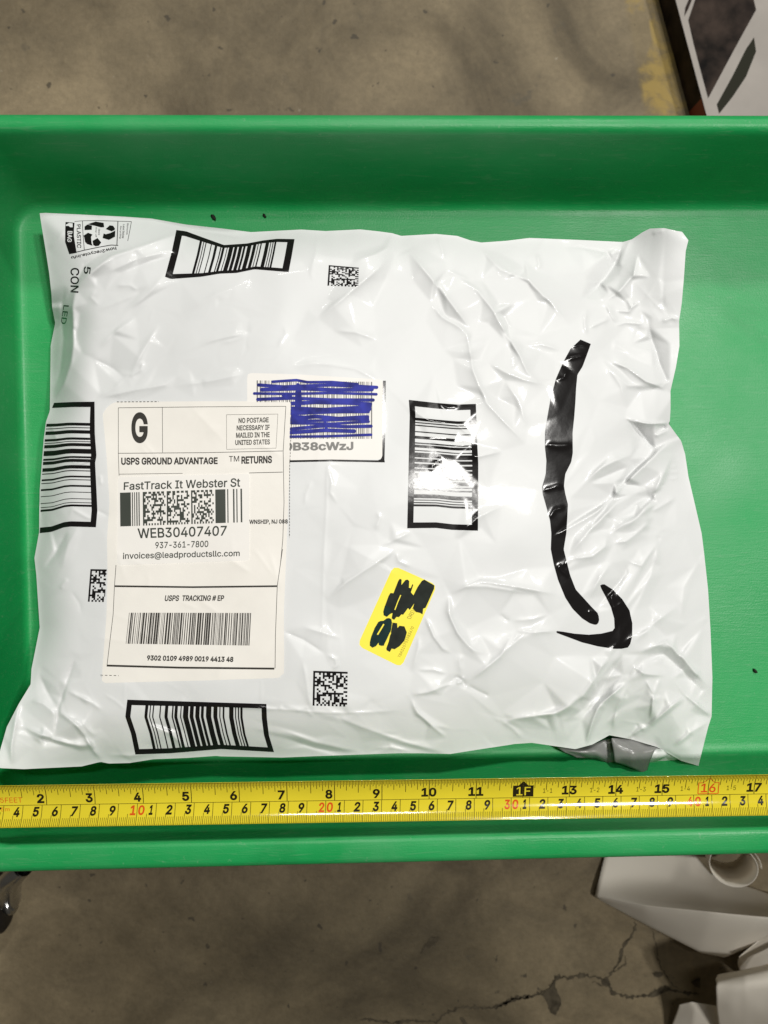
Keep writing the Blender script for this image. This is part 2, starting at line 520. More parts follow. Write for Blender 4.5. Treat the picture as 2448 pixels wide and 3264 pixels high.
tv, tf = [], []
for lv in LEV:
    tv += rounded_loop(lv[1], lv[2], lv[3], lv[4], lv[5], lv[0])
nl = 28
for k in range(len(LEV) - 1):
    for i in range(nl):
        j = (i + 1) % nl
        tf.append((k * nl + i, k * nl + j, (k + 1) * nl + j, (k + 1) * nl + i))
tf.append(tuple(range((len(LEV) - 1) * nl, len(LEV) * nl)))
tf.append(tuple(reversed(range(0, nl))))
tray = mesh_obj('tray', tv, tf, M['tray'], cart)
for x in (-0.17, XR - 0.04):
    for y in (-0.14, 0.135):
        bm = bmesh.new()
        bmesh.ops.create_cone(bm, cap_ends=True, segments=20, radius1=0.017, radius2=0.02, depth=-0.012 - FLOOR_Z,
                              matrix=Matrix.Translation((x, y, (FLOOR_Z - 0.012) / 2)))
        bm_obj('leg', bm, M['dark'], cart)

bm = bmesh.new()  # unseen slab added at the far rim to cast a shadow beside the carton
bmesh.ops.create_cube(bm, size=1.0, matrix=Matrix.Translation((0.56, 0.243, 0.058)) @ Matrix.Diagonal((0.28, 0.104, 0.016, 1)))
bmesh.ops.bevel(bm, geom=list(bm.edges), offset=0.006, segments=3, affect='EDGES')
bm_obj('shadow_slab', bm, M['tray'], cart)

# ------------------------------------------------------------------ mailer: outline traced round the bag
TOP = c1([(262, 165), (300, 163), (500, 172), (820, 188), (1000, 200), (1230, 240), (1460, 265), (1659, 290)]) + \
    c2([(400, 280), (540, 273), (700, 283), (930, 272), (1050, 285), (1140, 297), (1200, 315), (1430, 302), (1570, 315), (1659, 345)]) + \
    c3([(60, 303), (200, 293), (330, 277), (600, 288), (850, 300), (900, 285), (960, 245), (1000, 225), (1080, 222), (1150, 238), (1180, 243), (1215, 290)])
RIGHT = c3([(1215, 290), (1200, 350), (1190, 500), (1178, 640), (1163, 740), (1165, 880), (1145, 1000), (1115, 1130)]) + \
    c8([(1155, 720), (1150, 810), (1140, 830), (1190, 900), (1235, 960), (1265, 1060), (1290, 1230), (1330, 1400), (1390, 1659)]) + \
    d3([(1260, 120), (1285, 350), (1300, 600), (1312, 900), (1307, 1140), (1285, 1210), (1240, 1390), (1225, 1450)])
BOTTOM = d1([(-20, 628), (0, 642), (140, 648), (480, 632), (590, 605), (640, 615), (760, 612), (900, 590), (1100, 582), (1270, 570), (1300, 573), (1659, 580)]) + \
    d2([(200, 1370), (480, 1360), (760, 1350), (920, 1350), (1110, 1355), (1300, 1325), (1500, 1295)]) + \
    e9([(440, 1422), (545, 1415), (800, 1452), (900, 1425), (1000, 1370), (1130, 1395), (1280, 1440), (1420, 1520), (1522, 1552)])
LEFT = c1([(262, 165), (275, 250), (300, 400), (325, 560), (340, 700), (345, 790), (365, 890), (335, 1040), (333, 1200), (330, 1452)]) + \
    c4([(440, 300), (405, 400), (385, 550), (350, 1000), (345, 1250), (345, 1370), (325, 1480), (303, 1600), (320, 1750), (340, 2060), (350, 2212)]) + \
    d1([(185, 60), (180, 150), (110, 265), (40, 400), (0, 540), (-20, 628)])
BOTTOM[-1] = RIGHT[-1]
LEFT[-1] = BOTTOM[0]

# edge heights (m) along each side as (fraction, z, shoulder width px)
EDGE = [
    (TOP, [(0, .036, 150), (.12, .034, 190), (.25, .028, 150), (.45, .030, 130), (.6, .030, 150), (.8, .026, 260), (.9, .027, 300), (.96, .040, 260), (1, .042, 220)]),
    (RIGHT, [(0, .040, 240), (.15, .032, 330), (.33, .024, 360), (.4, .016, 300), (.5, .018, 380), (.8, .016, 380), (.93, .012, 300), (1, .010, 260)]),
    (BOTTOM, [(0, .052, 160), (.12, .034, 170), (.22, .031, 190), (.3, .030, 190), (.6, .030, 190), (.72, .027, 210), (.85, .014, 260), (1, .010, 300)]),
    (LEFT, [(0, .036, 150), (.14, .034, 150), (.22, .010, 150), (.29, .012, 140), (.36, .030, 120), (.75, .034, 120), (.88, .044, 150), (1, .052, 160)]),
]
PLATEAU = 0.048

X0, Y0, ST = -66.0, 630.0, 3.0
GW, GH = 792, 632


def gauss1(a, s):
    r = int(3 * s + 1)
    k = np.exp(-0.5 * (np.arange(-r, r + 1) / s) ** 2)
    k /= k.sum()
    for ax in (0, 1):
        pad = [(0, 0), (0, 0)]
        pad[ax] = (r, r)
        q = np.pad(a, pad, mode='edge')
        a = sum(k[i] * np.take(q, range(i, i + a.shape[ax]), axis=ax) for i in range(2 * r + 1))
    return a


def lattice_noise(x, y, scale, seed):
    rs = np.random.RandomState(seed)
    T = rs.rand(128, 128) * 2 - 1
    u, v = x / scale + 50.0, y / scale + 50.0
    i, j = np.floor(u).astype(int), np.floor(v).astype(int)
    fu, fv = u - i, v - j
    fu, fv = fu * fu * fu * (fu * (fu * 6 - 15) + 10), fv * fv * fv * (fv * (fv * 6 - 15) + 10)
    g = lambda a, b: T[b % 128, a % 128]
    return (g(i, j) * (1 - fu) + g(i + 1, j) * fu) * (1 - fv) + (g(i, j + 1) * (1 - fu) + g(i + 1, j + 1) * fu) * fv


def inside_poly(x, y, poly):
    r = np.zeros(x.shape, bool)
    n = len(poly)
    for i in range(n):
        (xa, ya), (xb, yb) = poly[i], poly[(i + 1) % n]
        if ya == yb: continue
        c = ((ya > y) != (yb > y)) & (x < (xb - xa) * (y - ya) / (yb - ya) + xa)
        r ^= c
    return r


GX, GY = np.meshgrid(X0 + ST * np.arange(GW), Y0 + ST * np.arange(GH))


def build_base():
    smp, zz, ww = [], [], []
    for side, prof in EDGE:
        q = resample(side, 150)
        t = np.linspace(0, 1, 150)
        pr = np.array(prof)
        smp.append(q); zz.append(np.interp(t, pr[:, 0], pr[:, 1])); ww.append(np.interp(t, pr[:, 0], pr[:, 2]))
    smp, zz, ww = np.concatenate(smp), np.concatenate(zz), np.concatenate(ww)
    k = 4
    gx, gy = GX[::k, ::k].ravel(), GY[::k, ::k].ravel()
    d = np.empty(len(gx)); ze = np.empty(len(gx)); w = np.empty(len(gx))
    for s in range(0, len(gx), 4000):
        e = slice(s, s + 4000)
        dd = np.hypot(gx[e, None] - smp[None, :, 0], gy[e, None] - smp[None, :, 1])
        d[e] = dd.min(1)
        wt = 1.0 / (dd + 12.0) ** 3
        wt /= wt.sum(1, keepdims=True)
        ze[e] = wt @ zz; w[e] = wt @ ww
    poly = list(TOP) + list(RIGHT)[1:] + list(BOTTOM)[::-1][1:] + list(LEFT)[::-1][1:-1]
    ins = inside_poly(gx, gy, poly)
    d = np.where(ins, d, 0)
    t = np.clip(d / w, 0, 1)
    rise = 1 - (1 - t) ** 2.0
    # right half holds less: the top sinks a little there
    plat = PLATEAU - 0.021 * np.clip((gx - 900) / 1300, 0, 1) ** 1.1
    z = ze + (np.maximum(plat, ze) - ze) * rise
    sh = GX[::k, ::k].shape
    z = z.reshape(sh)
    dz = d.reshape(sh)
    yy = np.clip(np.arange(GH) / k, 0, sh[0] - 1.001); xx = np.clip(np.arange(GW) / k, 0, sh[1] - 1.001)
    def up(a):
        i = yy.astype(int); fi = (yy - i)[:, None]
        j = xx.astype(int); fj = (xx - j)[None]
        return ((a[i][:, j] * (1 - fj) + a[i][:, j + 1] * fj) * (1 - fi) + (a[i + 1][:, j] * (1 - fj) + a[i + 1][:, j + 1] * fj) * fi)
    return gauss1(up(z), 4.0), up(dz)


Z, DIST = build_base()


def add_crease(pts, amp, w, taper=0.3, soft=False, side=0):
    """raise (amp mm > 0) or sink the film along a polyline; w = falloff in photo px; side: fall off on one side only sharper"""
    global Z
    pts = np.asarray(pts, float)
    seg = np.linalg.norm(np.diff(pts, axis=0), axis=1)
    cum = np.r_[0, np.cumsum(seg)]
    m = 4.5 * w
    x0, y0 = pts.min(0) - m; x1, y1 = pts.max(0) + m
    i0, i1 = max(0, int((x0 - X0) / ST)), min(GW, int((x1 - X0) / ST) + 2)
    j0, j1 = max(0, int((y0 - Y0) / ST)), min(GH, int((y1 - Y0) / ST) + 2)
    if i1 <= i0 or j1 <= j0: return
    gx, gy = GX[j0:j1, i0:i1], GY[j0:j1, i0:i1]
    best = np.full(gx.shape, 1e9); par = np.zeros(gx.shape); sg = np.zeros(gx.shape)
    for k in range(len(pts) - 1):
        ax, ay = pts[k]; dx, dy = pts[k + 1] - pts[k]
        L2 = dx * dx + dy * dy + 1e-9
        t = np.clip(((gx - ax) * dx + (gy - ay) * dy) / L2, 0, 1)
        d = np.hypot(gx - ax - t * dx, gy - ay - t * dy)
        cr = dx * (gy - ay) - dy * (gx - ax)
        u = d < best
        best = np.where(u, d, best); par = np.where(u, (cum[k] + t * seg[k]) / cum[-1], par); sg = np.where(u, np.sign(cr), sg)
    tp = np.clip(np.minimum(par, 1 - par) / max(taper, 1e-3), 0, 1)
    tp = tp * tp * (3 - 2 * tp)
    ww = w * np.where(sg * side > 0, 0.35, 1.0)
    h = np.exp(-(best / ww) ** 2) if soft else np.exp(-best / ww)
    Z[j0:j1, i0:i1] += amp * 0.001 * tp * h


# large undulations
Z += 0.0011 * lattice_noise(GX, GY, 330, 1) + 0.0007 * lattice_noise(GX + GY * .5, GY - GX * .4, 170, 2)

RIDGES = [
    # top left streaks and the edge of the contents
    (c1([(1230, 285), (960, 380), (740, 450), (600, 560), (500, 660)]), 2.2, 26, .25, 0),
    (c1([(1200, 390), (900, 470), (640, 590)]), .8, 14, .3, 0),
    (c1([(1180, 440), (1000, 480), (800, 560)]), -.6, 12, .3, 0),
    (c1([(1100, 560), (980, 700), (860, 800)]), .9, 20, .3, 0),
    (c1([(900, 850), (760, 950), (650, 1060)]), 1.0, 22, .3, 0),
    (c1([(760, 640), (860, 640), (920, 680)]), .7, 10, .3, 0),
    (c1([(640, 660), (600, 720), (660, 780)]), .7, 14, .3, 0),
    (c1([(930, 690), (760, 760), (640, 810)]), .5, 10, .3, 0),
    (c1([(1060, 890), (940, 1080), (860, 1240)]), .9, 14, .3, 0),
    (c1([(620, 1130), (740, 1190), (820, 1250)]), -1.4, 18, .35, 0),
    (c1([(950, 1140), (930, 1200), (850, 1250)]), 1.1, 9, .2, 0),
    (c1([(1170, 1240), (1090, 1300), (860, 1340), (640, 1390)]), .9, 12, .3, 0),
    (c1([(820, 1260), (760, 1320), (640, 1385)]), .8, 10, .3, 0),
    (c1([(500, 660), (480, 780), (490, 1000), (470, 1150), (420, 1300), (360, 1400)]), 3.0, 26, .2, 1),
    (c1([(430, 640), (405, 800), (420, 1000), (400, 1200), (360, 1330)]), -2.6, 24, .2, 0),
    (c1([(440, 260), (380, 340), (310, 410)]), .8, 14, .3, 0),
    (c1([(700, 420), (560, 500), (500, 640), (400, 790)]), -1.3, 12, .3, 0),
    (c1([(1659, 950), (1480, 990), (1300, 1030)]), .5, 14, .35, 0),
    (c1([(1659, 1215), (1400, 1270), (1140, 1310)]), .6, 12, .35, 0),
    (c1([(1260, 270), (1450, 300), (1640, 330)]), -.9, 12, .3, 0),
    (c1([(1659, 610), (1400, 720), (1200, 830)]), .5, 24, .35, 0),
    # top centre
    (c2([(1140, 300), (1125, 390), (1030, 440), (880, 485)]), 1.1, 14, .25, 0),
    (c2([(1140, 430), (1060, 520), (940, 620), (650, 860)]), 1.6, 34, .3, 0),
    (c2([(1250, 420), (1370, 560), (1500, 720), (1650, 920)]), 1.7, 24, .25, 0),
    (c2([(1400, 760), (1470, 850), (1560, 900), (1650, 960)]), .8, 12, .3, 0),
    (c2([(1440, 310), (1470, 400), (1490, 480)]), .8, 12, .3, 0),
    (c2([(1659, 610), (1590, 580), (1500, 540)]), .7, 12, .3, 0),
    (c2([(480, 1180), (640, 1150), (900, 1190), (1090, 1290)]), .6, 12, .3, 0),
    (c2([(750, 940), (900, 950), (1050, 1000)]), .6, 12, .3, 0),
    (c2([(0, 1030), (120, 1000), (210, 955)]), .5, 10, .3, 0),
    (c2([(640, 300), (640, 420), (600, 560)]), .8, 30, .35, 0),
    (c2([(430, 900), (440, 960), (380, 1060)]), .5, 10, .35, 0),
    (c2([(180, 380), (90, 560)]), -.5, 16, .35, 0),
    # upper right
    (d9([(170, 200), (300, 330), (480, 400), (640, 560), (760, 700)]), 1.3, 30, .3, 0),
    (d9([(0, 360), (150, 470), (260, 610), (340, 760), (430, 900), (480, 1010), (600, 1110)]), 1.4, 18, .25, 0),
    (d9([(280, 560), (350, 700), (370, 850)]), -.8, 10, .3, 0),
    (d9([(540, 220), (560, 300), (540, 340)]), .8, 9, .3, 0),
    (d9([(1110, 150), (1080, 260), (1000, 380), (870, 510)]), -2.6, 26, .25, 0),
    (d9([(1210, 230), (1180, 380), (1080, 480), (960, 560)]), 1.7, 18, .3, 0),
    (d9([(870, 580), (860, 680), (870, 770)]), .9, 10, .3, 0),
    (d9([(880, 720), (960, 680), (1030, 650)]), .9, 9, .3, 0),
    (d9([(1000, 560), (1040, 640), (1070, 690)]), 1.2, 8, .3, 0),
    (d9([(1130, 520), (1170, 580), (1220, 540)]), 1.1, 8, .3, 0),
    (d9([(1060, 600), (1150, 610), (1180, 560)]), 1.0, 8, .3, 0),
    (d9([(1050, 700), (1130, 680), (1260, 690)]), .9, 9, .3, 0),
    (d9([(1270, 650), (1300, 800), (1350, 950), (1400, 1060)]), -1.6, 18, .3, 0),
    (d9([(1000, 930), (1140, 980), (1260, 1070), (1370, 1110), (1420, 1060)]), 1.6, 16, .25, 1),
    (d9([(960, 900), (1100, 1100), (1140, 1250)]), .7, 22, .3, 0),
    (d9([(1360, 680), (1430, 650), (1490, 660)]), 1.1, 9, .3, 0),
    (d9([(220, 950), (330, 1010), (450, 1060), (640, 1100)]), 1.0, 14, .3, 0),
    (d9([(450, 830), (560, 820), (700, 860)]), .6, 12, .3, 0),
    (d9([(0, 660), (80, 760), (120, 1000), (200, 1200), (330, 1340), (470, 1480)]), 1.2, 22, .25, 0),
    (d9([(330, 1060), (420, 1200), (480, 1380)]), .8, 18, .3, 0),
    (d9([(720, 180), (830, 180), (1000, 215), (1090, 200)]), -.8, 6, .3, 0),
    (d9([(1300, 100), (1340, 80), (1390, 65)]), .9, 8, .3, 0),
    # pinch on the right seam and the fan of folds below it
    (c8([(660, 370), (760, 470), (830, 540), (1050, 560)]), .8, 14, .3, 0),
    (c8([(810, 790), (870, 815), (1000, 830), (1140, 825)]), 2.2, 12, .2, -1),
    (c8([(860, 815), (930, 900), (990, 975), (1040, 1020)]), -2.8, 13, .25, 0),
    (c8([(1135, 870), (1080, 900), (1030, 930)]), 2.0, 10, .25, 0),
    (c8([(1120, 850), (1080, 885)]), -2.2, 9, .3, 0),
    (c8([(1165, 960), (1040, 1060), (900, 1190), (720, 1370), (560, 1560)]), 2.1, 22, .25, 1),
    (c8([(1010, 1080), (860, 1200), (740, 1350), (600, 1530)]), -1.9, 18, .3, 0),
    (c8([(1170, 1080), (1090, 1230), (1020, 1400), (880, 1550), (760, 1659)]), 1.9, 20, .25, 0),
    (c8([(1090, 1290), (1000, 1400), (880, 1520)]), -1.8, 14, .3, 0),
    (c8([(520, 1260), (620, 1170), (740, 1110), (870, 1060)]), 1.3, 20, .3, 0),
    (c8([(540, 1280), (680, 1220), (840, 1150)]), -.9, 14, .3, 0),
    (c8([(1200, 1380), (1100, 1440), (1000, 1500)]), 1.3, 12, .3, 0),
    (c8([(1150, 1150), (1170, 1160), (1200, 1150)]), .5, 5, .3, 0),
    (c8([(1150, 1190), (1180, 1200), (1220, 1190)]), .5, 5, .3, 0),
    (c8([(1130, 1240), (1170, 1250), (1220, 1235)]), .5, 5, .3, 0),
    # lower right
    (e9([(1050, 0), (900, 150), (760, 310)]), 1.4, 18, .25, 0),
    (e9([(990, 190), (975, 260), (900, 320), (760, 335)]), 1.5, 12, .25, 0),
    (e9([(1000, 190), (1100, 120), (1200, 60), (1280, 0)]), 1.4, 14, .25, 0),
    (e9([(1010, 245), (1100, 230), (1180, 170), (1260, 90)]), 1.2, 11, .3, 0),
    (e9([(880, 570), (950, 440), (1010, 360)]), 1.2, 14, .3, 0),
    (e9([(930, 620), (1020, 520), (1100, 420), (1090, 340)]), -1.0, 14, .3, 0),
    (e9([(1090, 340), (1190, 375), (1290, 230)]), 1.1, 14, .3, 0),
    (e9([(1140, 830), (1280, 700), (1400, 610)]), 1.5, 16, .3, 0),
    (e9([(440, 755), (560, 765), (700, 755)]), 1.4, 14, .25, 0),
    (e9([(440, 760), (360, 910), (180, 1050)]), 1.3, 18, .25, 0),
    (e9([(60, 540), (50, 640), (120, 790), (200, 870), (300, 900)]), 1.2, 14, .25, 0),
    (e9([(60, 540), (240, 460), (490, 505), (690, 540)]), 1.4, 14, .2, 0),
    (e9([(240, 455), (300, 470), (330, 450)]), -.7, 6, .3, 0),
    (e9([(350, 655), (390, 690), (420, 700)]), -.7, 7, .3, 0),
    (e9([(420, 700), (550, 690), (650, 660)]), .7, 10, .3, 0),
    (e9([(1010, 880), (920, 1030), (830, 1160), (690, 1240), (350, 1285)]), 2.4, 24, .2, 0),
    (e9([(1080, 890), (980, 1060), (880, 1200), (740, 1290)]), -2.0, 26, .3, 0),
    (e9([(860, 1440), (900, 1290), (945, 1180), (1030, 1120), (1110, 1050)]), 2.0, 14, .2, -1),
    (e9([(1110, 1050), (1150, 970), (1210, 1010), (1330, 1020)]), 1.4, 12, .25, 0),
    (e9([(1115, 1060), (1040, 1230), (1020, 1360)]), 1.1, 11, .25, 0),
    (e9([(1210, 1040), (1260, 1130), (1240, 1290)]), 1.7, 12, .25, 1),
    (e9([(1300, 1030), (1260, 1140)]), 1.1, 9, .3, 0),
    (e9([(1440, 1130), (1520, 1190), (1600, 1255)]), 2.0, 13, .2, 0),
    (e9([(1440, 1130), (1330, 1230), (1230, 1310), (1100, 1390)]), 1.9, 14, .2, 1),
    (e9([(1180, 885), (1330, 820), (1420, 900), (1500, 1000), (1590, 1090)]), 2.2, 30, .25, -1),
    (e9([(1200, 930), (1320, 890), (1420, 980), (1540, 1110)]), -2.2, 34, .3, 0),
    (e9([(1590, 1285), (1480, 1350), (1370, 1440)]), 1.5, 13, .25, 0),
    (e9([(1270, 1440), (1340, 1470), (1430, 1520)]), -1.5, 9, .25, 0),
    (e9([(1120, 1390), (1200, 1330)]), -1.8, 9, .25, 0),
    (e9([(1155, 1300), (1165, 1325)]), -.8, 5, .3, 0),
    (e9([(1560, 300), (1440, 500), (1420, 700)]), .7, 30, .3, 0),
    (e9([(1300, 200), (1250, 420), (1150, 640)]), .8, 26, .3, 0),
    # knot on the lower middle and its star
    (d2([(840, 980), (900, 1090), (1000, 1180), (1090, 1250)]), 1.5, 16, .2, 1),
    (d2([(850, 965), (960, 950), (1060, 910), (1150, 880)]), 1.4, 12, .2, 0),
    (d2([(1220, 900), (1290, 940), (1370, 975)]), -1.5, 9, .2, 0),
    (d2([(1250, 870), (1400, 740), (1560, 600), (1659, 500)]), 1.3, 26, .25, 0),
    (d2([(1130, 860), (1160, 850), (1190, 870), (1210, 910)]), -2.0, 7, .2, 0),
    (d2([(1150, 890), (1180, 880), (1200, 840)]), 1.4, 5, .2, 0),
    (d2([(880, 800), (1000, 800), (1100, 830)]), .9, 12, .3, 0),
    (d2([(1180, 820), (1170, 740), (1190, 690)]), .7, 10, .3, 0),
    (d2([(940, 440), (1000, 580), (1060, 660), (1120, 690)]), 1.4, 11, .25, 1),
    (d2([(1100, 300), (1110, 450), (1160, 560), (1240, 620)]), 1.2, 12, .25, 0),
    (d2([(1110, 300), (1210, 250), (1350, 250), (1659, 300)]), 1.1, 12, .25, 0),
    (d2([(860, 820), (900, 650), (905, 560)]), .7, 10, .3, 0),
    (d2([(0, 540), (140, 600), (280, 690)]), -.7, 6, .25, 0),
    (d2([(140, 515), (260, 550), (390, 590)]), .5, 8, .3, 0),
    (d2([(300, 320), (420, 220), (560, 130), (750, 10)]), 1.2, 12, .25, 0),
    (d2([(750, 10), (770, 80), (860, 120)]), .8, 10, .3, 0),
    (d2([(130, 730), (150, 830), (170, 960), (190, 1100)]), .6, 8, .25, 0),
    (d2([(300, 700), (350, 730), (360, 770), (330, 800)]), .9, 6, .2, 0),
    # lower edge
    (d2([(-600, 1010), (-300, 1040), (0, 1060), (300, 1085), (600, 1080), (800, 1060)]), .9, 16, .2, -1),
    (d2([(300, 1090), (560, 1190), (850, 1290), (1110, 1350)]), 1.2, 20, .3, 0),
    (d2([(0, 1190), (200, 1275), (500, 1340)]), 1.1, 14, .3, 0),
    (d2([(0, 1240), (220, 1320), (430, 1345)]), -1.0, 11, .3, 0),
    (d2([(600, 1320), (720, 1310), (850, 1335)]), 1.2, 9, .3, 0),
    (d2([(1440, 1130), (1520, 1180), (1590, 1250)]), 1.4, 10, .25, 0),
    (d2([(160, 1030), (170, 1080), (210, 1110)]), .9, 9, .25, 0),
    # lower left corner
    (d1([(440, 0), (415, 70), (380, 180), (340, 300), (318, 450)]), -1.0, 5, .12, 0),
    (d1([(380, 180), (450, 215), (540, 260), (610, 310)]), 1.2, 12, .25, 0),
    (d1([(350, 310), (430, 370), (490, 440), (550, 540), (600, 600)]), 2.4, 18, .2, 1),
    (d1([(400, 350), (480, 370), (560, 460)]), 1.2, 9, .25, 0),
    (d1([(180, 240), (250, 260), (300, 300), (330, 340)]), 1.4, 14, .25, 0),
    (d1([(140, 400), (240, 440), (320, 475), (560, 530)]), 1.6, 16, .25, 0),
    (d1([(160, 430), (240, 470), (400, 510)]), -1.3, 12, .3, 0),
    (d1([(70, 630), (65, 520), (100, 310), (130, 260)]), 1.8, 13, .2, 0),
    (d1([(230, 90), (280, 200), (340, 300)]), -1.2, 14, .3, 0),
    (d1([(600, 200), (680, 250), (750, 310)]), .5, 8, .3, 0),
    (d1([(1080, 430), (960, 400), (860, 370)]), -1.3, 12, .3, 0),
    (d1([(860, 370), (1000, 440), (1090, 520), (1180, 540)]), 1.1, 10, .3, 0),
    (d1([(1070, 200), (1080, 330), (1120, 470)]), .5, 9, .3, 0),
    (d1([(620, 560), (760, 570), (960, 550)]), 1.1, 10, .3, 0),
    # left side panel
    (c4([(440, 390), (470, 470), (500, 560), (620, 600)]), .9, 8, .25, 0),
    (c4([(540, 700), (640, 740), (680, 775), (850, 725)]), 1.0, 9, .25, 0),
    (c4([(540, 840), (620, 800), (780, 750)]), .8, 8, .25, 0),
    (c4([(720, 600), (770, 565), (860, 590)]), .8, 7, .25, 0),
    (c4([(600, 1240), (640, 1170), (760, 1240), (830, 1260)]), 1.0, 10, .25, 0),
    (c4([(345, 1060), (360, 1170), (365, 1260)]), -.8, 6, .25, 0),
    (c4([(600, 1350), (480, 1560), (380, 1700)]), -1.4, 20, .25, 0),
    (c4([(700, 1300), (600, 1480), (540, 1700)]), .9, 22, .3, 0),
    (c4([(600, 1780), (560, 1830), (530, 1880)]), 1.0, 9, .25, 0),
    (c4([(620, 1880), (700, 2000), (720, 2100)]), -.6, 10, .3, 0),
    (c4([(850, 1180), (920, 1210), (960, 1230)]), -.6, 6, .25, 0),
    (c4([(880, 860), (890, 960)]), .7, 7, .25, 0),
    # faint straight edges of the clear tape over the label
    ([(398, 2175), (396, 2245)], .25, 4, .05, 0),
    ([(833, 2165), (832, 2245)], .25, 4, .05, 0),
    ([(1042, 1470), (1040, 1620), (1030, 1800), (1027, 2060)], .30, 5, .1, 0),
    (c7([(570, 640), (600, 760), (590, 820), (640, 900)]), .5, 7, .3, 0),
    (c7([(480, 740), (440, 830), (430, 910)]), .4, 8, .3, 0),
    (c7([(880, 930), (900, 980), (870, 1060)]), .6, 12, .3, 0),
    (c7([(1450, 530), (1490, 600), (1659, 560)]), 1.0, 12, .25, 0),
    (c7([(1080, 300), (1200, 370), (1380, 400), (1480, 480)]), .9, 9, .25, 0),
    (c7([(1200, 490), (1330, 540), (1490, 520)]), .7, 7, .25, 0),
    (c7([(1210, 690), (1230, 650), (1290, 600)]), .5, 5, .25, 0),
    (c7([(1659, 900), (1500, 980), (1380, 1100)]), .8, 18, .3, 0),
    (c7([(900, 1150), (980, 1120), (1100, 1060)]), .7, 10, .3, 0),
    (c7([(1270, 265), (1320, 290), (1390, 285)]), .6, 5, .25, 0),
    # across the arrow
    (c8([(400, 250), (470, 235), (540, 245)]), .5, 6, .25, 0),
    (c8([(370, 345), (430, 330), (520, 310)]), .8, 7, .25, 0),
    (c8([(290, 500), (350, 485), (370, 420)]), .8, 8, .25, 0),
    (c8([(210, 990), (300, 1000), (410, 995)]), .8, 11, .2, 0),
    (c8([(190, 1335), (260, 1315), (300, 1300), (345, 1320)]), .7, 7, .2, 0),
    (c8([(240, 1550), (280, 1480), (360, 1460)]), .8, 8, .2, 0),
    (d3([(340, 200), (380, 240), (420, 270)]), .9, 6, .2, 0),
    (d3([(330, 210), (400, 190), (450, 150)]), .6, 6, .2, 0),
    (d3([(530, 500), (560, 480), (600, 490)]), .7, 7, .2, 0),
    (d3([(680, 380), (690, 430), (700, 490)]), .8, 7, .2, 0),
    (d3([(690, 470), (740, 440), (770, 430)]), .7, 6, .2, 0),
]
def rough_at(x, y):
    """how crumpled the film is: 0 smooth, 1 much handled"""
    v = 0.10
    v += 0.75 * math.exp(-(((x - 2010) / 260) ** 2 + ((y - 2250) / 220) ** 2))
    v += 0.55 * math.exp(-(((x - 2060) / 170) ** 2 + ((y - 1500) / 260) ** 2))
    v += 0.28 * math.exp(-(((x - 2000) / 160) ** 2 + ((y - 960) / 170) ** 2))
    v += 0.50 * math.exp(-(((x - 180) / 160) ** 2 + ((y - 2340) / 130) ** 2))
    v += 0.13 * math.exp(-(((x - 1450) / 330) ** 2 + ((y - 1000) / 260) ** 2))
    v += 0.30 * math.exp(-(((x - 330) / 170) ** 2 + ((y - 960) / 150) ** 2))
    v += 0.14 * math.exp(-(((x - 1450) / 300) ** 2 + ((y - 2100) / 260) ** 2))
    return v


for pts, a, w, t, sd in RIDGES:
    k_ = 0.9 + 0.8 * min(1.0, rough_at(*np.mean(np.asarray(pts, float), 0)))
    add_crease(pts, a * 0.55 * k_, w * 0.62, t, False, sd)
    add_crease(np.asarray(pts, float) + np.array([rnd.uniform(-2, 2), rnd.uniform(-2, 2)]), a * 0.16 * k_, 4.5, t, False, rnd.choice((-1, 0, 1)))

# small free creases, following the run of the film in each part of the bag
REG = [  # px box, number, mean angle (deg, y down), spread, length, amp, width
    ((1850, 1350, 2230, 2350), 60, -45, 28, (60, 260), (.25, .75), (6, 14)),
    ((1250, 780, 2150, 1350), 34, 50, 40, (60, 240), (.2, .55), (7, 16)),
    ((250, 850, 900, 1250), 45, -38, 22, (50, 220), (.15, .45), (5, 12)),
    ((120, 1250, 330, 2350), 35, -60, 35, (30, 140), (.2, .6), (5, 11)),
    ((40, 2120, 600, 2430), 30, 40, 25, (40, 160), (.3, .8), (5, 12)),
    ((600, 2230, 1700, 2400), 45, 18, 22, (50, 220), (.25, .7), (6, 13)),
    ((980, 1480, 1700, 2230), 30, -35, 45, (40, 200), (.15, .5), (5, 12)),
    ((650, 780, 1300, 1200), 26, -15, 35, (60, 220), (.1, .3), (6, 14)),
    ((1750, 2150, 2250, 2430), 40, -30, 60, (40, 150), (.5, 1.1), (6, 12)),
    ((1880, 780, 2150, 1130), 26, -20, 70, (30, 110), (.4, .9), (5, 10)),
]
FREE = []
for (xa, ya, xb, yb), n, ang, spr, ln, am, wd in REG:
    for _ in range(n):
        x, y = rnd.uniform(xa, xb), rnd.uniform(ya, yb)
        a = math.radians(ang + rnd.gauss(0, spr))
        l = rnd.uniform(*ln) / 2
        dx, dy = math.cos(a), math.sin(a)
        h = rnd.uniform(*am) * rnd.choice((1, 1, 1, -1))
        seg = [(x - dx * l, y - dy * l), (x + dx * l, y + dy * l)]
        h *= 0.35 + 0.75 * min(1.0, rough_at(x, y))
        FREE.append((seg, h))
        if rnd.random() < 0.45:
            add_crease(seg, 0.35 * h, rnd.uniform(*wd) * 0.6, 0.4)


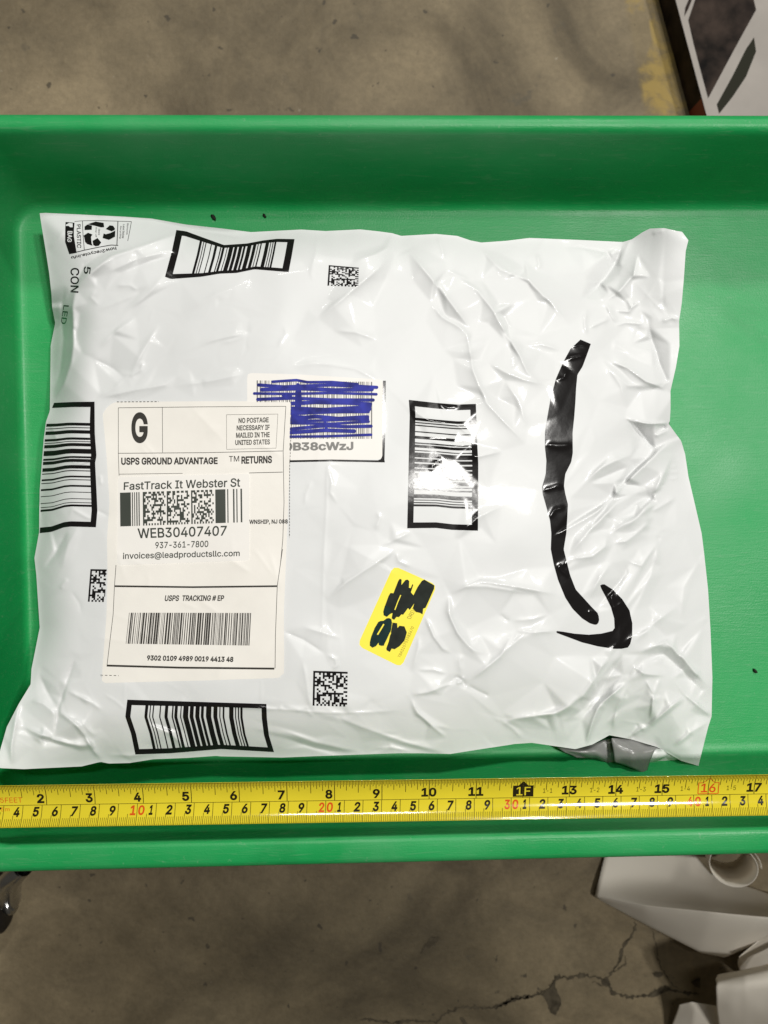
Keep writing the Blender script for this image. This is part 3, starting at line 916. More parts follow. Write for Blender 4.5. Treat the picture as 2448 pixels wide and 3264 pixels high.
def facet_field(spacing_of, jitter_of, seed, use_lines=True):
    """crumpled film: a triangulated net of random knots, with the creases as its edges, drawn as plane facets"""
    from mathutils.geometry import delaunay_2d_cdt
    r = random.Random(seed)
    pts, hs, edges = [], [], []

    def put(x, y, h):
        pts.append(Vector((x, y))); hs.append(h)
        return len(pts) - 1
    if use_lines:
        for q, a, w, t, sd in RIDGES:
            q = np.asarray(q, float)
            L = np.linalg.norm(np.diff(q, axis=0), axis=1).sum()
            m = max(2, int(L / 55) + 1)
            k = resample(q, m)
            prev = None
            for i, (x, y) in enumerate(k):
                u = i / (m - 1)
                tp = min(1.0, min(u, 1 - u) / 0.3 + 0.25)
                j = put(x, y, a * tp * 1.0 * (0.9 + 1.0 * min(1, rough_at(x, y))) + r.gauss(0, .08))
                if prev is not None: edges.append((prev, j))
                prev = j
        for seg, h in FREE:
            i, j = put(*seg[0], h * .55), put(*seg[1], h * .55)
            edges.append((i, j))
    keep = np.array([tuple(p) for p in pts]) if pts else np.zeros((0, 2)) - 1e6
    cand = []
    for _ in range(9000):
        x, y = r.uniform(X0 - 60, X0 + ST * GW + 60), r.uniform(Y0 - 60, Y0 + ST * GH + 60)
        sp = spacing_of(x, y)
        if len(cand) and np.min(np.hypot(np.array(cand)[:, 0] - x, np.array(cand)[:, 1] - y)) < sp: continue
        if len(keep) and np.min(np.hypot(keep[:, 0] - x, keep[:, 1] - y)) < sp * 0.55: continue
        cand.append((x, y))
        put(x, y, r.gauss(0, 1) * jitter_of(x, y))
    for x in (X0 - 400, X0 + ST * GW + 400):
        for y in (Y0 - 400, Y0 + ST * GH + 400): put(x, y, 0)
    vo, eo, fo, ov, oe, of = delaunay_2d_cdt(pts, edges, [], 0, 1e-4)
    P2 = np.array([tuple(v) for v in vo]); src = np.array([tuple(p) for p in pts]); hs_ = np.array(hs)
    H = np.array([np.mean([hs_[k] for k in o]) if len(o) else hs_[np.argmin(np.hypot(src[:, 0] - P2[i, 0], src[:, 1] - P2[i, 1]))] for i, o in enumerate(ov)])
    out = np.zeros((GH, GW))
    for f in fo:
        a, b, c = (P2[k] for k in f)
        x0, x1 = min(a[0], b[0], c[0]), max(a[0], b[0], c[0]); y0, y1 = min(a[1], b[1], c[1]), max(a[1], b[1], c[1])
        i0, i1 = max(0, int((x0 - X0) / ST)), min(GW, int((x1 - X0) / ST) + 2)
        j0, j1 = max(0, int((y0 - Y0) / ST)), min(GH, int((y1 - Y0) / ST) + 2)
        if i1 <= i0 or j1 <= j0: continue
        gx, gy = GX[j0:j1, i0:i1], GY[j0:j1, i0:i1]
        det = (b[1] - c[1]) * (a[0] - c[0]) + (c[0] - b[0]) * (a[1] - c[1])
        if abs(det) < 1e-9: continue
        l0 = ((b[1] - c[1]) * (gx - c[0]) + (c[0] - b[0]) * (gy - c[1])) / det
        l1 = ((c[1] - a[1]) * (gx - c[0]) + (a[0] - c[0]) * (gy - c[1])) / det
        l2 = 1 - l0 - l1
        ins = (l0 >= -1e-6) & (l1 >= -1e-6) & (l2 >= -1e-6)
        v = l0 * H[f[0]] + l1 * H[f[1]] + l2 * H[f[2]]
        out[j0:j1, i0:i1] = np.where(ins, v, out[j0:j1, i0:i1])
    return out * 0.001


Z += gauss1(facet_field(lambda x, y: 190 - 135 * min(1, rough_at(x, y)), lambda x, y: 0.12 + 0.52 * rough_at(x, y), 3), 1.0)
Z += gauss1(facet_field(lambda x, y: 62, lambda x, y: 0.025 + 0.12 * rough_at(x, y), 4, False), 0.8)

# papers stuck on lie flatter than the film
LABEL_POLY = [(372, 1281), (640, 1279), (931, 1279), (927, 1380), (923, 1485), (917, 1650), (911, 1800), (905, 1950), (906, 2100), (905, 2146),
              (888, 2161), (653, 2169), (335, 2177), (323, 2165), (327, 2122), (339, 1969), (343, 1828), (341, 1720), (349, 1603), (339, 1446), (327, 1320), (355, 1287)]
INV_POLY = c7([(75, 100), (90, 78), (400, 85), (890, 118), (918, 150), (918, 590), (890, 613), (340, 622), (300, 620), (75, 612)])
YEL_POLY = ys([(800, 150), (1500, 450), (930, 1780), (220, 1440)])
flat = gauss1(Z, 14.0)
mask = np.zeros_like(Z)
for poly, k in ((LABEL_POLY, .86), (INV_POLY, .85), (YEL_POLY, .9)):
    mask = np.maximum(mask, k * inside_poly(GX, GY, poly))
mask = gauss1(mask, 4.0)
Z = Z * (1 - mask) + flat * mask
for poly, n in ((LABEL_POLY, 36), (INV_POLY, 12)):
    q = np.array(poly)
    for _ in range(n):
        x, y = rnd.uniform(q[:, 0].min() + 40, q[:, 0].max() - 40), rnd.uniform(q[:, 1].min() + 40, q[:, 1].max() - 40)
        a = rnd.uniform(0, math.pi); l = rnd.uniform(30, 110)
        add_crease([(x - l * math.cos(a), y - l * math.sin(a)), (x + l * math.cos(a), y + l * math.sin(a))], rnd.uniform(.12, .38), rnd.uniform(6, 13), .4)
Z = gauss1(Z, 0.5)
Z = np.maximum(Z, 0.004)


def bil(A, px, py):
    u = np.clip((np.asarray(px, float) - X0) / ST, 0, GW - 1.001); v = np.clip((np.asarray(py, float) - Y0) / ST, 0, GH - 1.001)
    i, j = u.astype(int), v.astype(int)
    fu, fv = u - i, v - j
    return (A[j, i] * (1 - fu) + A[j, i + 1] * fu) * (1 - fv) + (A[j + 1, i] * (1 - fu) + A[j + 1, i + 1] * fu) * fv


def film_at(px, py, off=0.0):
    return P(px, py, bil(Z, px, py) + off)


def film_normal(px, py, e=3.0):
    px, py = np.asarray(px, float), np.asarray(py, float)
    a = film_at(px + e, py) - film_at(px - e, py)
    b = film_at(px, py - e) - film_at(px, py + e)
    n = np.cross(a, b)
    return n / np.linalg.norm(n, axis=-1, keepdims=True)


# ------------------------------------------------------------------ mailer film, top and underside
bag = empty('poly_mailer', tuple(P(1143, 1600, 0.0)))
tag(bag, 'crumpled white plastic mailer bag with labels and a printed curved arrow', 'mailer bag')
NU, NV = 610, 520
g = coons(TOP, RIGHT, BOTTOM, LEFT, NU, NV).reshape(-1, 2)
v_top = film_at(g[:, 0], g[:, 1])
n2u, n2v = 122, 104
iu = np.round(np.linspace(0, NU - 1, n2u)).astype(int)
iv = np.round(np.linspace(0, NV - 1, n2v)).astype(int)
gg = g.reshape(NV, NU, 2)[np.ix_(iv, iu)]
zt = v_top.reshape(NV, NU, 3)[np.ix_(iv, iu)]
ed = np.minimum(np.minimum(np.arange(n2u)[None, :], np.arange(n2u)[::-1][None, :]), np.minimum(np.arange(n2v)[:, None], np.arange(n2v)[::-1][:, None]))
fall = np.clip(ed / 9.0, 0, 1) ** 0.7
zb = zt[..., 2] * (1 - fall) + 0.0015 * fall - np.where(ed == 0, 0.00035, 0.0)
zb = np.minimum(zb, zt[..., 2] - 0.0003)
vb = zt.copy(); vb[..., 2] = np.maximum(zb, 0.0012)
verts = np.concatenate([v_top, vb.reshape(-1, 3)])
faces = np.concatenate([grid_faces(NU, NV), grid_faces(n2u, n2v, NU * NV, True)])
film = mesh_obj('film', verts, faces, M['film'], bag)


# ------------------------------------------------------------------ things printed on or stuck to a surface
FONT = None
try:
    _p = os.path.join(bpy.utils.system_resource('DATAFILES'), 'fonts', 'Inter.woff2')
    FONT = bpy.data.fonts.load(_p)
except Exception:
    FONT = None
_tc = {}


def embolden(v, f, d):
    """push the outline of a filled letter mesh outwards by d"""
    cnt, out = {}, {}
    for t in f:
        a, b, c = v[t[0]], v[t[1]], v[t[2]]
        ccw = (b[0] - a[0]) * (c[1] - a[1]) - (b[1] - a[1]) * (c[0] - a[0]) > 0
        tt = t if ccw else tuple(reversed(t))
        for i in range(len(tt)):
            e = (tt[i], tt[(i + 1) % len(tt)])
            k = (min(e), max(e))
            cnt[k] = cnt.get(k, 0) + 1
            out[k] = e
    acc = {}
    for k, n in cnt.items():
        if n != 1: continue
        i, j = out[k]
        q = v[j] - v[i]
        L = np.hypot(*q)
        if L < 1e-9: continue
        nr = np.array([q[1], -q[0]]) / L
        for m in (i, j): acc.setdefault(m, []).append(nr)
    w = v.copy()
    for m, ns in acc.items():
        a = np.sum(ns, 0)
        l2 = a.dot(a)
        if l2 > 1e-6:
            w[m] = v[m] + a * (d * min(len(ns) / l2, 1.6))
    return w


def fill_outline(v, edges):
    """non-zero winding fill of closed outlines that may overlap"""
    from mathutils.geometry import delaunay_2d_cdt
    vo, eo, fo, _, _, _ = delaunay_2d_cdt([Vector(tuple(p)) for p in v], edges, [], 0, 1e-7)
    w = np.array([tuple(p) for p in vo])
    # oriented loops
    nxt = {}
    for a, b in edges: nxt.setdefault(a, []).append(b); nxt.setdefault(b, []).append(a)
    seen, loops = set(), []
    for st in range(len(v)):
        if st in seen or st not in nxt: continue
        lp, prev, cur = [st], None, st
        seen.add(st)
        while True:
            opt = [q for q in nxt[cur] if q != prev]
            if not opt: break
            n_ = min(opt) if prev is None and (st + 1) not in opt else ((st + 1) if prev is None else opt[0])
            if n_ == st or n_ in seen: break
            lp.append(n_); seen.add(n_); prev, cur = cur, n_
        loops.append(v[lp])
    T = np.array([tuple(t) for t in fo])
    cen = w[T].mean(1)
    wn = np.zeros(len(T), int)
    for lp in loops:
        a, b = lp[None], np.roll(lp, -1, axis=0)[None]
        cx, cy = cen[:, 0:1], cen[:, 1:2]
        up = (a[..., 1] <= cy) & (b[..., 1] > cy); dn = (a[..., 1] > cy) & (b[..., 1] <= cy)
        side = (b[..., 0] - a[..., 0]) * (cy - a[..., 1]) - (cx - a[..., 0]) * (b[..., 1] - a[..., 1])
        wn += (up & (side > 0)).sum(1) - (dn & (side < 0)).sum(1)
    keep = [tuple(int(k) for k in t) for t in T[wn != 0]]
    return w, keep


def text_tris(s, bold=0.0):
    if (s, bold) not in _tc:
        c = bpy.data.curves.new('writing', 'FONT')
        c.body = s
        if FONT: c.font = FONT
        c.size = 1.0
        c.resolution_u = 3
        c.fill_mode = 'NONE'
        o = bpy.data.objects.new('writing', c)
        COL.objects.link(o)
        me = bpy.data.meshes.new_from_object(o)
        v = np.array([list(x.co)[:2] for x in me.vertices])
        ed_ = [tuple(x.vertices) for x in me.edges]
        v, f = fill_outline(v, ed_)
        bpy.data.objects.remove(o); bpy.data.meshes.remove(me); bpy.data.curves.remove(c)
        if bold: v = embolden(v, f, bold)
        lo, hi = v.min(0), v.max(0)
        v = (v - lo) / np.maximum(hi - lo, 1e-6)
        _tc[(s, bold)] = (v, f)
    return _tc[(s, bold)]


def quadmap(q, u, v):
    """q = TL, TR, BR, BL; u rightwards, v downwards"""
    q = np.asarray(q, float)
    u, v = np.asarray(u)[..., None], np.asarray(v)[..., None]
    return (1 - v) * ((1 - u) * q[0] + u * q[1]) + v * ((1 - u) * q[3] + u * q[2])


class Paint:
    def __init__(s):
        s.bm = bmesh.new()
        s.gv, s.gf = [], []

    def poly(s, pts):
        vs = [s.bm.verts.new((x, y, 0)) for x, y in pts]
        try: s.bm.faces.new(vs)
        except ValueError: pass

    def tris(s, v, f):
        vs = [s.bm.verts.new((x, y, 0)) for x, y in v]
        for t in f:
            try: s.bm.faces.new([vs[i] for i in t])
            except ValueError: pass

    def text(s, t, q, bold=0.0):
        v, f = text_tris(t, bold)
        s.tris(quadmap(q, v[:, 0], 1 - v[:, 1]), f)

    def box_text(s, t, x0, y0, x1, y1, fr, bold=0.0):
        s.text(t, fr([(x0, y0), (x1, y0), (x1, y1), (x0, y1)]), bold)

    def grid(s, G):
        nv, nu, _ = G.shape
        off = sum(len(a) for a in s.gv)
        s.gv.append(G.reshape(-1, 2)); s.gf.append(grid_faces(nu, nv, off))

    def rect(s, q, u0, u1, v0, v1, n=None, L=7.0):
        q = np.asarray(q, float)
        a = max(2, int(np.linalg.norm(q[1] - q[0]) * abs(u1 - u0) / L) + 2)
        b = max(2, int(np.linalg.norm(q[3] - q[0]) * abs(v1 - v0) / L) + 2)
        U, V = np.meshgrid(np.linspace(u0, u1, a), np.linspace(v0, v1, b))
        s.grid(quadmap(q, U, V))

    def line(s, pts, w, L=7.0, caps=False, dash=None):
        p = np.asarray(pts, float)
        ln = np.linalg.norm(np.diff(p, axis=0), axis=1).sum()
        p = resample(p, max(3, int(ln / L) + 2))
        d = np.gradient(p, axis=0)
        n = np.stack([-d[:, 1], d[:, 0]], -1)
        n /= np.linalg.norm(n, axis=1)[:, None] + 1e-9
        wv = np.broadcast_to(np.asarray(w, float), (len(p),)).copy()
        k = max(2, int(w / L) + 2)
        t = np.linspace(-.5, .5, k)[:, None, None]
        G = p[None] - n[None] * t * wv[None, :, None] * -1
        G = p[None] + n[None] * t * wv[None, :, None]
        s.grid(G[::1])
        if caps:
            for c in (p[0], p[-1]):
                a = np.linspace(0, 2 * np.pi, 15)[:-1]
                s.poly([(c[0] + w / 2 * math.cos(x), c[1] + w / 2 * math.sin(x)) for x in a])

    def dashes(s, pts, w, on, off):
        p = np.asarray(pts, float)
        sg = np.r_[0, np.cumsum(np.linalg.norm(np.diff(p, axis=0), axis=1))]
        t = 0.0
        while t < sg[-1]:
            e = min(t + on, sg[-1])
            q = [(np.interp(x, sg, p[:, 0]), np.interp(x, sg, p[:, 1])) for x in (t, (t + e) / 2, e)]
            s.line(q, w)
            t += on + off

    def build(s, name, material, parent, mapper, off, L=7.0, normals=None):
        bm = s.bm
        bm.normal_update()
        bmesh.ops.triangulate(bm, faces=[f for f in bm.faces if len(f.verts) > 3])
        for _ in range(7):
            es = [e for e in bm.edges if e.calc_length() > L]
            if not es: break
            bmesh.ops.subdivide_edges(bm, edges=es, cuts=1)
            bm.normal_update()
            bmesh.ops.triangulate(bm, faces=[f for f in bm.faces if len(f.verts) > 3])
        bm.verts.index_update()
        v = np.array([v.co[:2] for v in bm.verts]).reshape(-1, 2)
        f = [tuple(x.index for x in fc.verts) for fc in bm.faces]
        bm.free()
        n0 = len(v)
        if s.gv:
            v = np.concatenate([v] + s.gv)
            f += [tuple(q + n0) for q in np.concatenate(s.gf)]
        w = mapper(v[:, 0], v[:, 1], off)
        # make every face look along the surface normal
        nr = normals(v[:, 0], v[:, 1]) if normals else None
        ff = []
        for q in f:
            a, b, c = w[q[0]], w[q[1]], w[q[2]]
            if np.cross(b - a, c - a)[2] < 0: q = tuple(reversed(q))
            ff.append(q)
        return mesh_obj(name, w, ff, material, parent, True, nr)


def on_bag(p, name, material, parent, off, L=7.0):
    return p.build(name, material, parent, film_at, off, L, film_normal)


def sheet(name, top, right, bottom, left, nu, nv, off, material, parent):
    G = coons(top, right, bottom, left, nu, nv)
    o = np.full((nv, nu), off)
    for e in (np.s_[0, :], np.s_[-1, :], np.s_[:, 0], np.s_[:, -1]):
        o[e] = 0.00002
    G = np.concatenate([G[:1], G, G[-1:]]) if False else G
    v = film_at(G[..., 0], G[..., 1], o).reshape(-1, 3)
    n = film_normal(G[..., 0], G[..., 1], 6.0).reshape(-1, 3)
    return mesh_obj(name, v, grid_faces(nu, nv), material, parent, True, n)


PAT = [(353, 370), (380, 386), (397, 404), (437, 444), (467, 485), (508, 516), (523, 540), (556, 562), (572, 602), (610, 632), (642, 666), (674, 690),
       (703, 733), (745, 768), (779, 785), (798, 808), (835, 860), (869, 875), (885, 892), (899, 912)]
PAT = [((a - 245) / 805.0, (b - 245) / 805.0) for a, b in PAT]


def coons_uv(sides, nu=61, nv=61):
    G = coons(*sides, nu, nv)

    def f(u, v):
        uu, vv = np.clip(np.asarray(u) * (nu - 1), 0, nu - 1.0001), np.clip(np.asarray(v) * (nv - 1), 0, nv - 1.0001)
        i, j = uu.astype(int), vv.astype(int)
        a, b = (uu - i)[..., None], (vv - j)[..., None]
        return (G[j, i] * (1 - a) + G[j, i + 1] * a) * (1 - b) + (G[j + 1, i] * (1 - a) + G[j + 1, i + 1] * a) * b
    return f


def uv_rect(p, f, u0, u1, v0, v1, W, H, L=6.0):
    a, b = max(2, int(W * abs(u1 - u0) / L) + 2), max(2, int(H * abs(v1 - v0) / L) + 2)
    U, V = np.meshgrid(np.linspace(u0, u1, a), np.linspace(v0, v1, b))
    p.grid(f(U, V))


INK = 0.00016


def printed_barcode(sides, W, H, horizontal_bars, fu, fv, sides_on='tblr', pat=PAT, inset=(0, 1)):
    p = Paint()
    f = coons_uv(sides)
    if 't' in sides_on: uv_rect(p, f, 0, 1, 0, fv, W, H)
    if 'b' in sides_on: uv_rect(p, f, 0, 1, 1 - fv, 1, W, H)
    if 'l' in sides_on: uv_rect(p, f, 0, fu, fv, 1 - fv, W, H)
    if 'r' in sides_on: uv_rect(p, f, 1 - fu, 1, fv, 1 - fv, W, H)
    lo = fu if 'l' in sides_on else 0
    for a, b in pat:
        if horizontal_bars: uv_rect(p, f, lo + inset[0], 1 - fu, a, b, W, H)
        else: uv_rect(p, f, a, b, fv, 1 - fv, W, H)
    return on_bag(p, 'printed_barcode', M['ink'], bag, INK, 6.0)


# right, top, bottom, left barcodes
printed_barcode((c7([(1080, 243), (1250, 262), (1380, 272), (1497, 268)]), c7([(1497, 268), (1505, 500), (1512, 640), (1510, 1057)]),
                 c7([(1070, 1042), (1250, 1040), (1350, 1052), (1510, 1057)]), c7([(1080, 243), (1086, 330), (1070, 1042)])), 220, 410, True, .085, .045)
printed_barcode(([(562, 733), (593, 737), (650, 758), (714, 781), (787, 776), (840, 766), (883, 761), (939, 762)], [(939, 762), (930, 815), (920, 867)],
                 [(526, 882), (545, 889), (641, 882), (700, 872), (753, 870), (811, 858), (920, 867)], [(562, 733), (548, 800), (526, 882)]), 385, 130, False, .055, .10,
                pat=[(a * .93 + .085, b * .93 + .085) for a, b in PAT])
printed_barcode((d1([(748, 240), (1565, 265)]), d1([(1565, 265), (1568, 350), (1580, 450), (1610, 548)]), d1([(795, 562), (1000, 555), (1300, 530), (1610, 548)]),
                 d1([(748, 240), (736, 340), (770, 440), (795, 562)])), 440, 165, False, .036, .095)
PATL = [(410, 435), (450, 457), (475, 505), (540, 560), (572, 578), (590, 617), (640, 682), (705, 722), (730, 757), (785, 815), (830, 838), (878, 893),
        (910, 917), (960, 976), (1020, 1026), (1078, 1084), (1112, 1118), (1132, 1150)]
printed_barcode((c4([(476, 232), (560, 228), (650, 224), (833, 222)]), c4([(833, 222), (835, 500), (850, 700), (838, 760), (850, 1000), (858, 1180), (845, 1328)]),
                 c4([(350, 1380), (450, 1370), (560, 1330), (620, 1322), (845, 1328)]), c4([(476, 232), (412, 392), (394, 560), (360, 1000), (356, 1240), (350, 1380)])),
                165, 400, True, .10, .042, 'tbr', [((a - 222) / 1106.0, (b - 222) / 1106.0) for a, b in PATL])

# frame that shows behind the inventory sticker
p = Paint()
p.line(c7([(928, 124), (926, 300), (924, 460), (919, 630)]), 9)
p.line(c7([(330, 625), (600, 620), (930, 626)]), 6)
p.poly(c7([(918, 590), (925, 590), (925, 622), (880, 622), (905, 612)]))
on_bag(p, 'printed_frame', M['ink'], bag, INK)

MODS = None


def matrix_pattern(n, seed):
    r = random.Random(seed)
    A = [[r.random() < 0.5 for _ in range(n)] for _ in range(n)]
    for k in range(n):
        A[k][0] = True; A[0][k] = True
        A[k][n - 1] = k % 2 == 0; A[n - 1][k] = k % 2 == 0
    return A


def matrix_cells(p, q, A, umax=1.0):
    n = len(A)
    for j in range(n):
        i = 0
        while i < n:
            if A[j][i]:
                k = i
                while k < n and A[j][k]: k += 1
                if i / n < umax: p.rect(q, i / n, min(k / n, umax), j / n, (j + 1) / n, L=8)
                i = k
            else: i += 1


A18 = matrix_pattern(18, 5)
for q, um in ((c2([(722, 508), (920, 525), (917, 652), (713, 643)]), 1), (d2([(205, 805), (432, 812), (428, 1042), (200, 1035)]), 1),
              (c4([(797, 1697), (1068, 1702), (1055, 1990), (774, 1984)]), .53)):
    p = Paint()
    matrix_cells(p, q, A18, um)
    on_bag(p, 'printed_matrix_code', M['ink'], bag, INK)

# curved arrow printed on the bag
p = Paint()
al = c8([(475, 195), (400, 265), (345, 365), (290, 490), (250, 640), (225, 780), (207, 900), (207, 1010), (218, 1110), (213, 1210), (185, 1310), (190, 1360), (215, 1450), (245, 1560), (255, 1659)]) + \
    d3([(305, 100), (325, 200), (350, 290), (395, 400), (440, 470), (500, 530), (550, 562), (580, 570)])
ar = c8([(553, 228), (520, 320), (490, 400), (452, 460), (442, 560), (437, 660), (428, 780), (415, 900), (417, 1050), (405, 1120), (360, 1210), (350, 1300), (360, 1360), (380, 1440), (375, 1550), (368, 1659)]) + \
    d3([(385, 100), (405, 180), (425, 260), (460, 350), (515, 410), (560, 460), (595, 495)])
pl_, pr_ = resample(al, 150), resample(ar, 150)
t = np.linspace(0, 1, 14)[:, None, None]
p.grid((1 - t) * pl_[None] + t * pr_[None])
p.poly(d3([(580, 570), (593, 568), (602, 556), (606, 540), (603, 515), (595, 495)]))
p.poly(d3([(613, 325), (625, 318), (640, 318), (690, 350), (750, 410), (795, 480), (813, 560), (812, 640), (800, 690), (785, 712), (745, 720), (700, 720), (600, 705), (500, 680), (420, 650),
           (345, 622), (338, 614), (345, 609), (380, 613), (450, 625), (540, 632), (620, 625), (690, 608), (703, 590), (700, 530), (680, 460), (650, 400), (620, 345)]))
on_bag(p, 'printed_arrow', M['ink'], bag, INK, 8.0)

# recycling mark and lettering at the top left corner
p = Paint()
for l_, w in (([(400, 152), (550, 140), (850, 136), (1475, 155)], 1.3), ([(1475, 155), (1445, 320), (1405, 520)], 1.6), ([(1220, 145), (1210, 400), (1200, 605)], 2.4),
              ([(550, 140), (560, 400), (585, 690)], 1.8), ([(420, 735), (585, 695), (850, 640), (1090, 597), (1225, 605)], 2.2)):
    p.line(fm(l_), w)
for q in ([(650, 205), (720, 180), (800, 155), (950, 180), (960, 260), (900, 265), (790, 235)], [(590, 315), (590, 250), (640, 210), (730, 232), (725, 310)],
          [(990, 295), (1065, 225), (1130, 235), (1165, 290), (1155, 315), (1100, 338)], [(1170, 325), (1165, 440), (1050, 500), (930, 465), (950, 380), (990, 395), (1080, 370)],
          [(565, 425), (655, 365), (740, 400), (712, 440), (722, 560), (740, 610), (640, 580), (600, 540), (580, 440)], [(740, 520), (835, 465), (905, 550), (860, 610), (800, 620), (755, 600)]):
    p.poly(fm(q))
# black BAG panel: strips round the white letters
blk = fm([(230, 163), (400, 178), (388, 330), (388, 430), (440, 745), (300, 770), (222, 540), (224, 300)])
p.poly(blk)
p.text('PLASTIC', fm([(515, 205), (528, 655), (445, 648), (440, 215)]), .012)
p.text('how2recycle.info', fm([(1195, 690), (330, 868), (335, 800), (1180, 612)]), .018)
p.text('Store', fm([(885, 290), (885, 410), (845, 408), (848, 288)]))
p.text('Drop-off', fm([(825, 265), (822, 450), (785, 448), (790, 265)]))
p.text('Recycling', fm([(1290, 240), (1285, 475), (1240, 470), (1255, 240)]))
p.text('Label Below', fm([(1350, 205), (1340, 470), (1295, 468), (1315, 205)]))
p.text('Remove', fm([(1425, 190), (1410, 400), (1375, 400), (1390, 190)]))
p.text('CON', g1([(840, 1672), (830, 1935), (745, 1930), (745, 1672)]), .012)
p.text('5', g1([(962, 1660), (952, 1740), (885, 1732), (885, 1655)]), .012)
p.text('LED', c1([(455, 775), (435, 900), (402, 895), (420, 772)]), .008)
rm = on_bag(p, 'recycling_mark', M['ink'], bag, INK, 5.0)
p = Paint()
p.text('BAG', fm([(362, 335), (345, 545), (262, 540), (268, 335)]), .018)
p.poly(fm([(235, 215), (300, 180), (365, 190), (365, 262), (320, 262), (285, 235), (235, 238)]))
o = on_bag(p, 'white_lettering', M['film'], rm, INK * 2, 4.0)

# ------------------------------------------------------------------ inventory sticker scribbled over in blue
inv = sheet('inventory_sticker', c7([(78, 84), (100, 76), (400, 85), (890, 116), (914, 124)]), c7([(914, 124), (919, 150), (919, 590), (914, 602)]),
            c7([(78, 612), (300, 620), (600, 617), (890, 613), (914, 602)]), c7([(78, 84), (74, 110), (75, 590), (78, 612)]), 90, 60, 0.0003, M['sticker'], bag)
inv['label'] = 'white sticker whose barcode is scribbled over in blue ink'
p = Paint()
x = 133.0
r5 = random.Random(11)
while x < 845:
    w = r5.choice((3, 3, 5, 8))
    p.rect(c7([(x, 122 + (x - 133) * .012), (x + w, 122 + (x - 133) * .012), (x + w, 485), (x, 485)]), 0, 1, 0, 1)
    x += w + r5.choice((4, 5, 8, 11))
on_bag(p, 'sticker_barcode', M['fadeprint'], inv, 0.00042)
p = Paint()
p.text('DB38cWzJ', c7([(300, 508), (735, 503), (735, 556), (300, 560)]), .035)
on_bag(p, 'sticker_code', M['fadeprint'], inv, 0.00042)
p = Paint()
STROKES = [[(232, 130), (380, 120), (450, 133), (600, 132), (760, 145)], [(145, 150), (300, 162), (600, 150), (880, 165)], [(165, 180), (400, 172), (620, 182), (850, 178)],
           [(118, 203), (350, 206), (600, 200), (878, 208)], [(140, 240), (350, 232), (600, 243), (858, 244)], [(350, 266), (500, 258), (700, 262), (840, 270)],
           [(352, 292), (560, 300), (840, 283)], [(350, 328), (600, 318), (828, 316)], [(348, 362), (500, 346), (640, 360), (822, 350)], [(348, 388), (600, 392), (830, 378)],
           [(346, 424), (560, 404), (700, 410), (845, 407)], [(346, 446), (560, 432), (740, 438)], [(344, 472), (560, 470), (845, 460)], [(300, 215), (345, 215)], [(390, 150), (380, 320)], [(560, 380), (565, 425)],
           [(355, 345), (420, 350), (450, 375)], [(350, 310), (600, 306), (836, 300)], [(348, 375), (520, 372), (700, 366), (826, 364)]]
for k, s_ in enumerate(STROKES):
    p.line(c7(s_), 8.4 + 2.0 * ((k * 7) % 3), caps=True)
p.line(c7([(395, 160), (400, 250), (390, 330)]), 15)
on_bag(p, 'marker_scribble', M['blue'], inv, 0.00055)

# ------------------------------------------------------------------ shipping label
lab = sheet('shipping_label', [(340, 1300), (355, 1287), (372, 1281), (640, 1279), (931, 1279)], [(931, 1279), (927, 1380), (923, 1485), (917, 1650), (911, 1800), (905, 1950), (906, 2100), (905, 2146)],
            [(325, 2170), (335, 2177), (653, 2169), (888, 2161), (905, 2146)], [(340, 1300), (327, 1320), (339, 1446), (349, 1603), (341, 1720), (343, 1828), (339, 1969), (327, 2122), (325, 2170)],
            110, 160, 0.0008, M['label'], bag)
lab['label'] = 'large cream postage label with a thin black frame and barcode'
LP = 0.00092
p = Paint()
for fr, l_, w in ((c5, [(197, 127), (900, 119), (1560, 115)], 1.4), (c5, [(197, 127), (197, 500), (203, 680)], 1.4), (c5, [(1560, 115), (1538, 480), (1545, 900), (1535, 1200), (1515, 1404)], 1.5),
                  (c5, [(555, 122), (557, 490)], 1.4), (c5, [(197, 497), (900, 492), (1535, 478)], 1.6), (c5, [(203, 667), (500, 663), (720, 660)], 1.3), (c5, [(1262, 657), (1535, 650)], 1.8),
                  (c6, [(178, 130), (165, 310), (155, 530), (105, 945)], 1.6), (c6, [(1533, 0), (1490, 300), (1475, 700), (1472, 970)], 1.6),
                  (c6, [(168, 302), (800, 310), (1490, 302)], 5.5), (c6, [(103, 948), (700, 965), (1466, 973)], 6)):
    p.line(fr(l_), w)
p.box_text('G', 303, 163, 437, 415, c5, .03)
p.text('USPS GROUND ADVANTAGE', c5([(220, 532), (1005, 529), (1005, 586), (220, 592)]), .032)
p.text('TM', c5([(1097, 520), (1180, 518), (1180, 563), (1097, 565)]), .004)
p.text('RETURNS', c5([(1198, 522), (1447, 516), (1447, 578), (1198, 584)]), .034)
p.text('WNSHIP, NJ 088', c5([(1262, 1037), (1575, 1034), (1575, 1075), (1262, 1080)]), .026)
p.text('USPS  TRACKING # EP', c6([(580, 376), (1060, 376), (1054, 422), (572, 424)]), .026)
p.text('9302 0109 4989 0019 4413 48', c6([(432, 864), (1135, 876), (1131, 920), (429, 907)]), .036)
r5 = random.Random(3)
u = 0.0
qb = c6([(285, 518), (1287, 520), (1273, 785), (258, 770)])
while u < 1:
    w = r5.choice((1, 1, 2, 2, 3, 4)) * .0036
    p.rect(qb, u, min(1, u + w), 0, 1)
    u += w + r5.choice((1, 1, 2, 2, 3)) * .0036
p.dashes(c5([(185, 78), (525, 76)]), 1.6, 7, 5)
p.dashes(c5([(1600, 80), (1606, 250), (1592, 600), (1590, 1180)]), 1.3, 6, 4)
p.dashes(c6([(52, 1026), (200, 1030)]), 1.8, 8, 6)
on_bag(p, 'label_print', M['print'], lab, LP)
p = Paint()
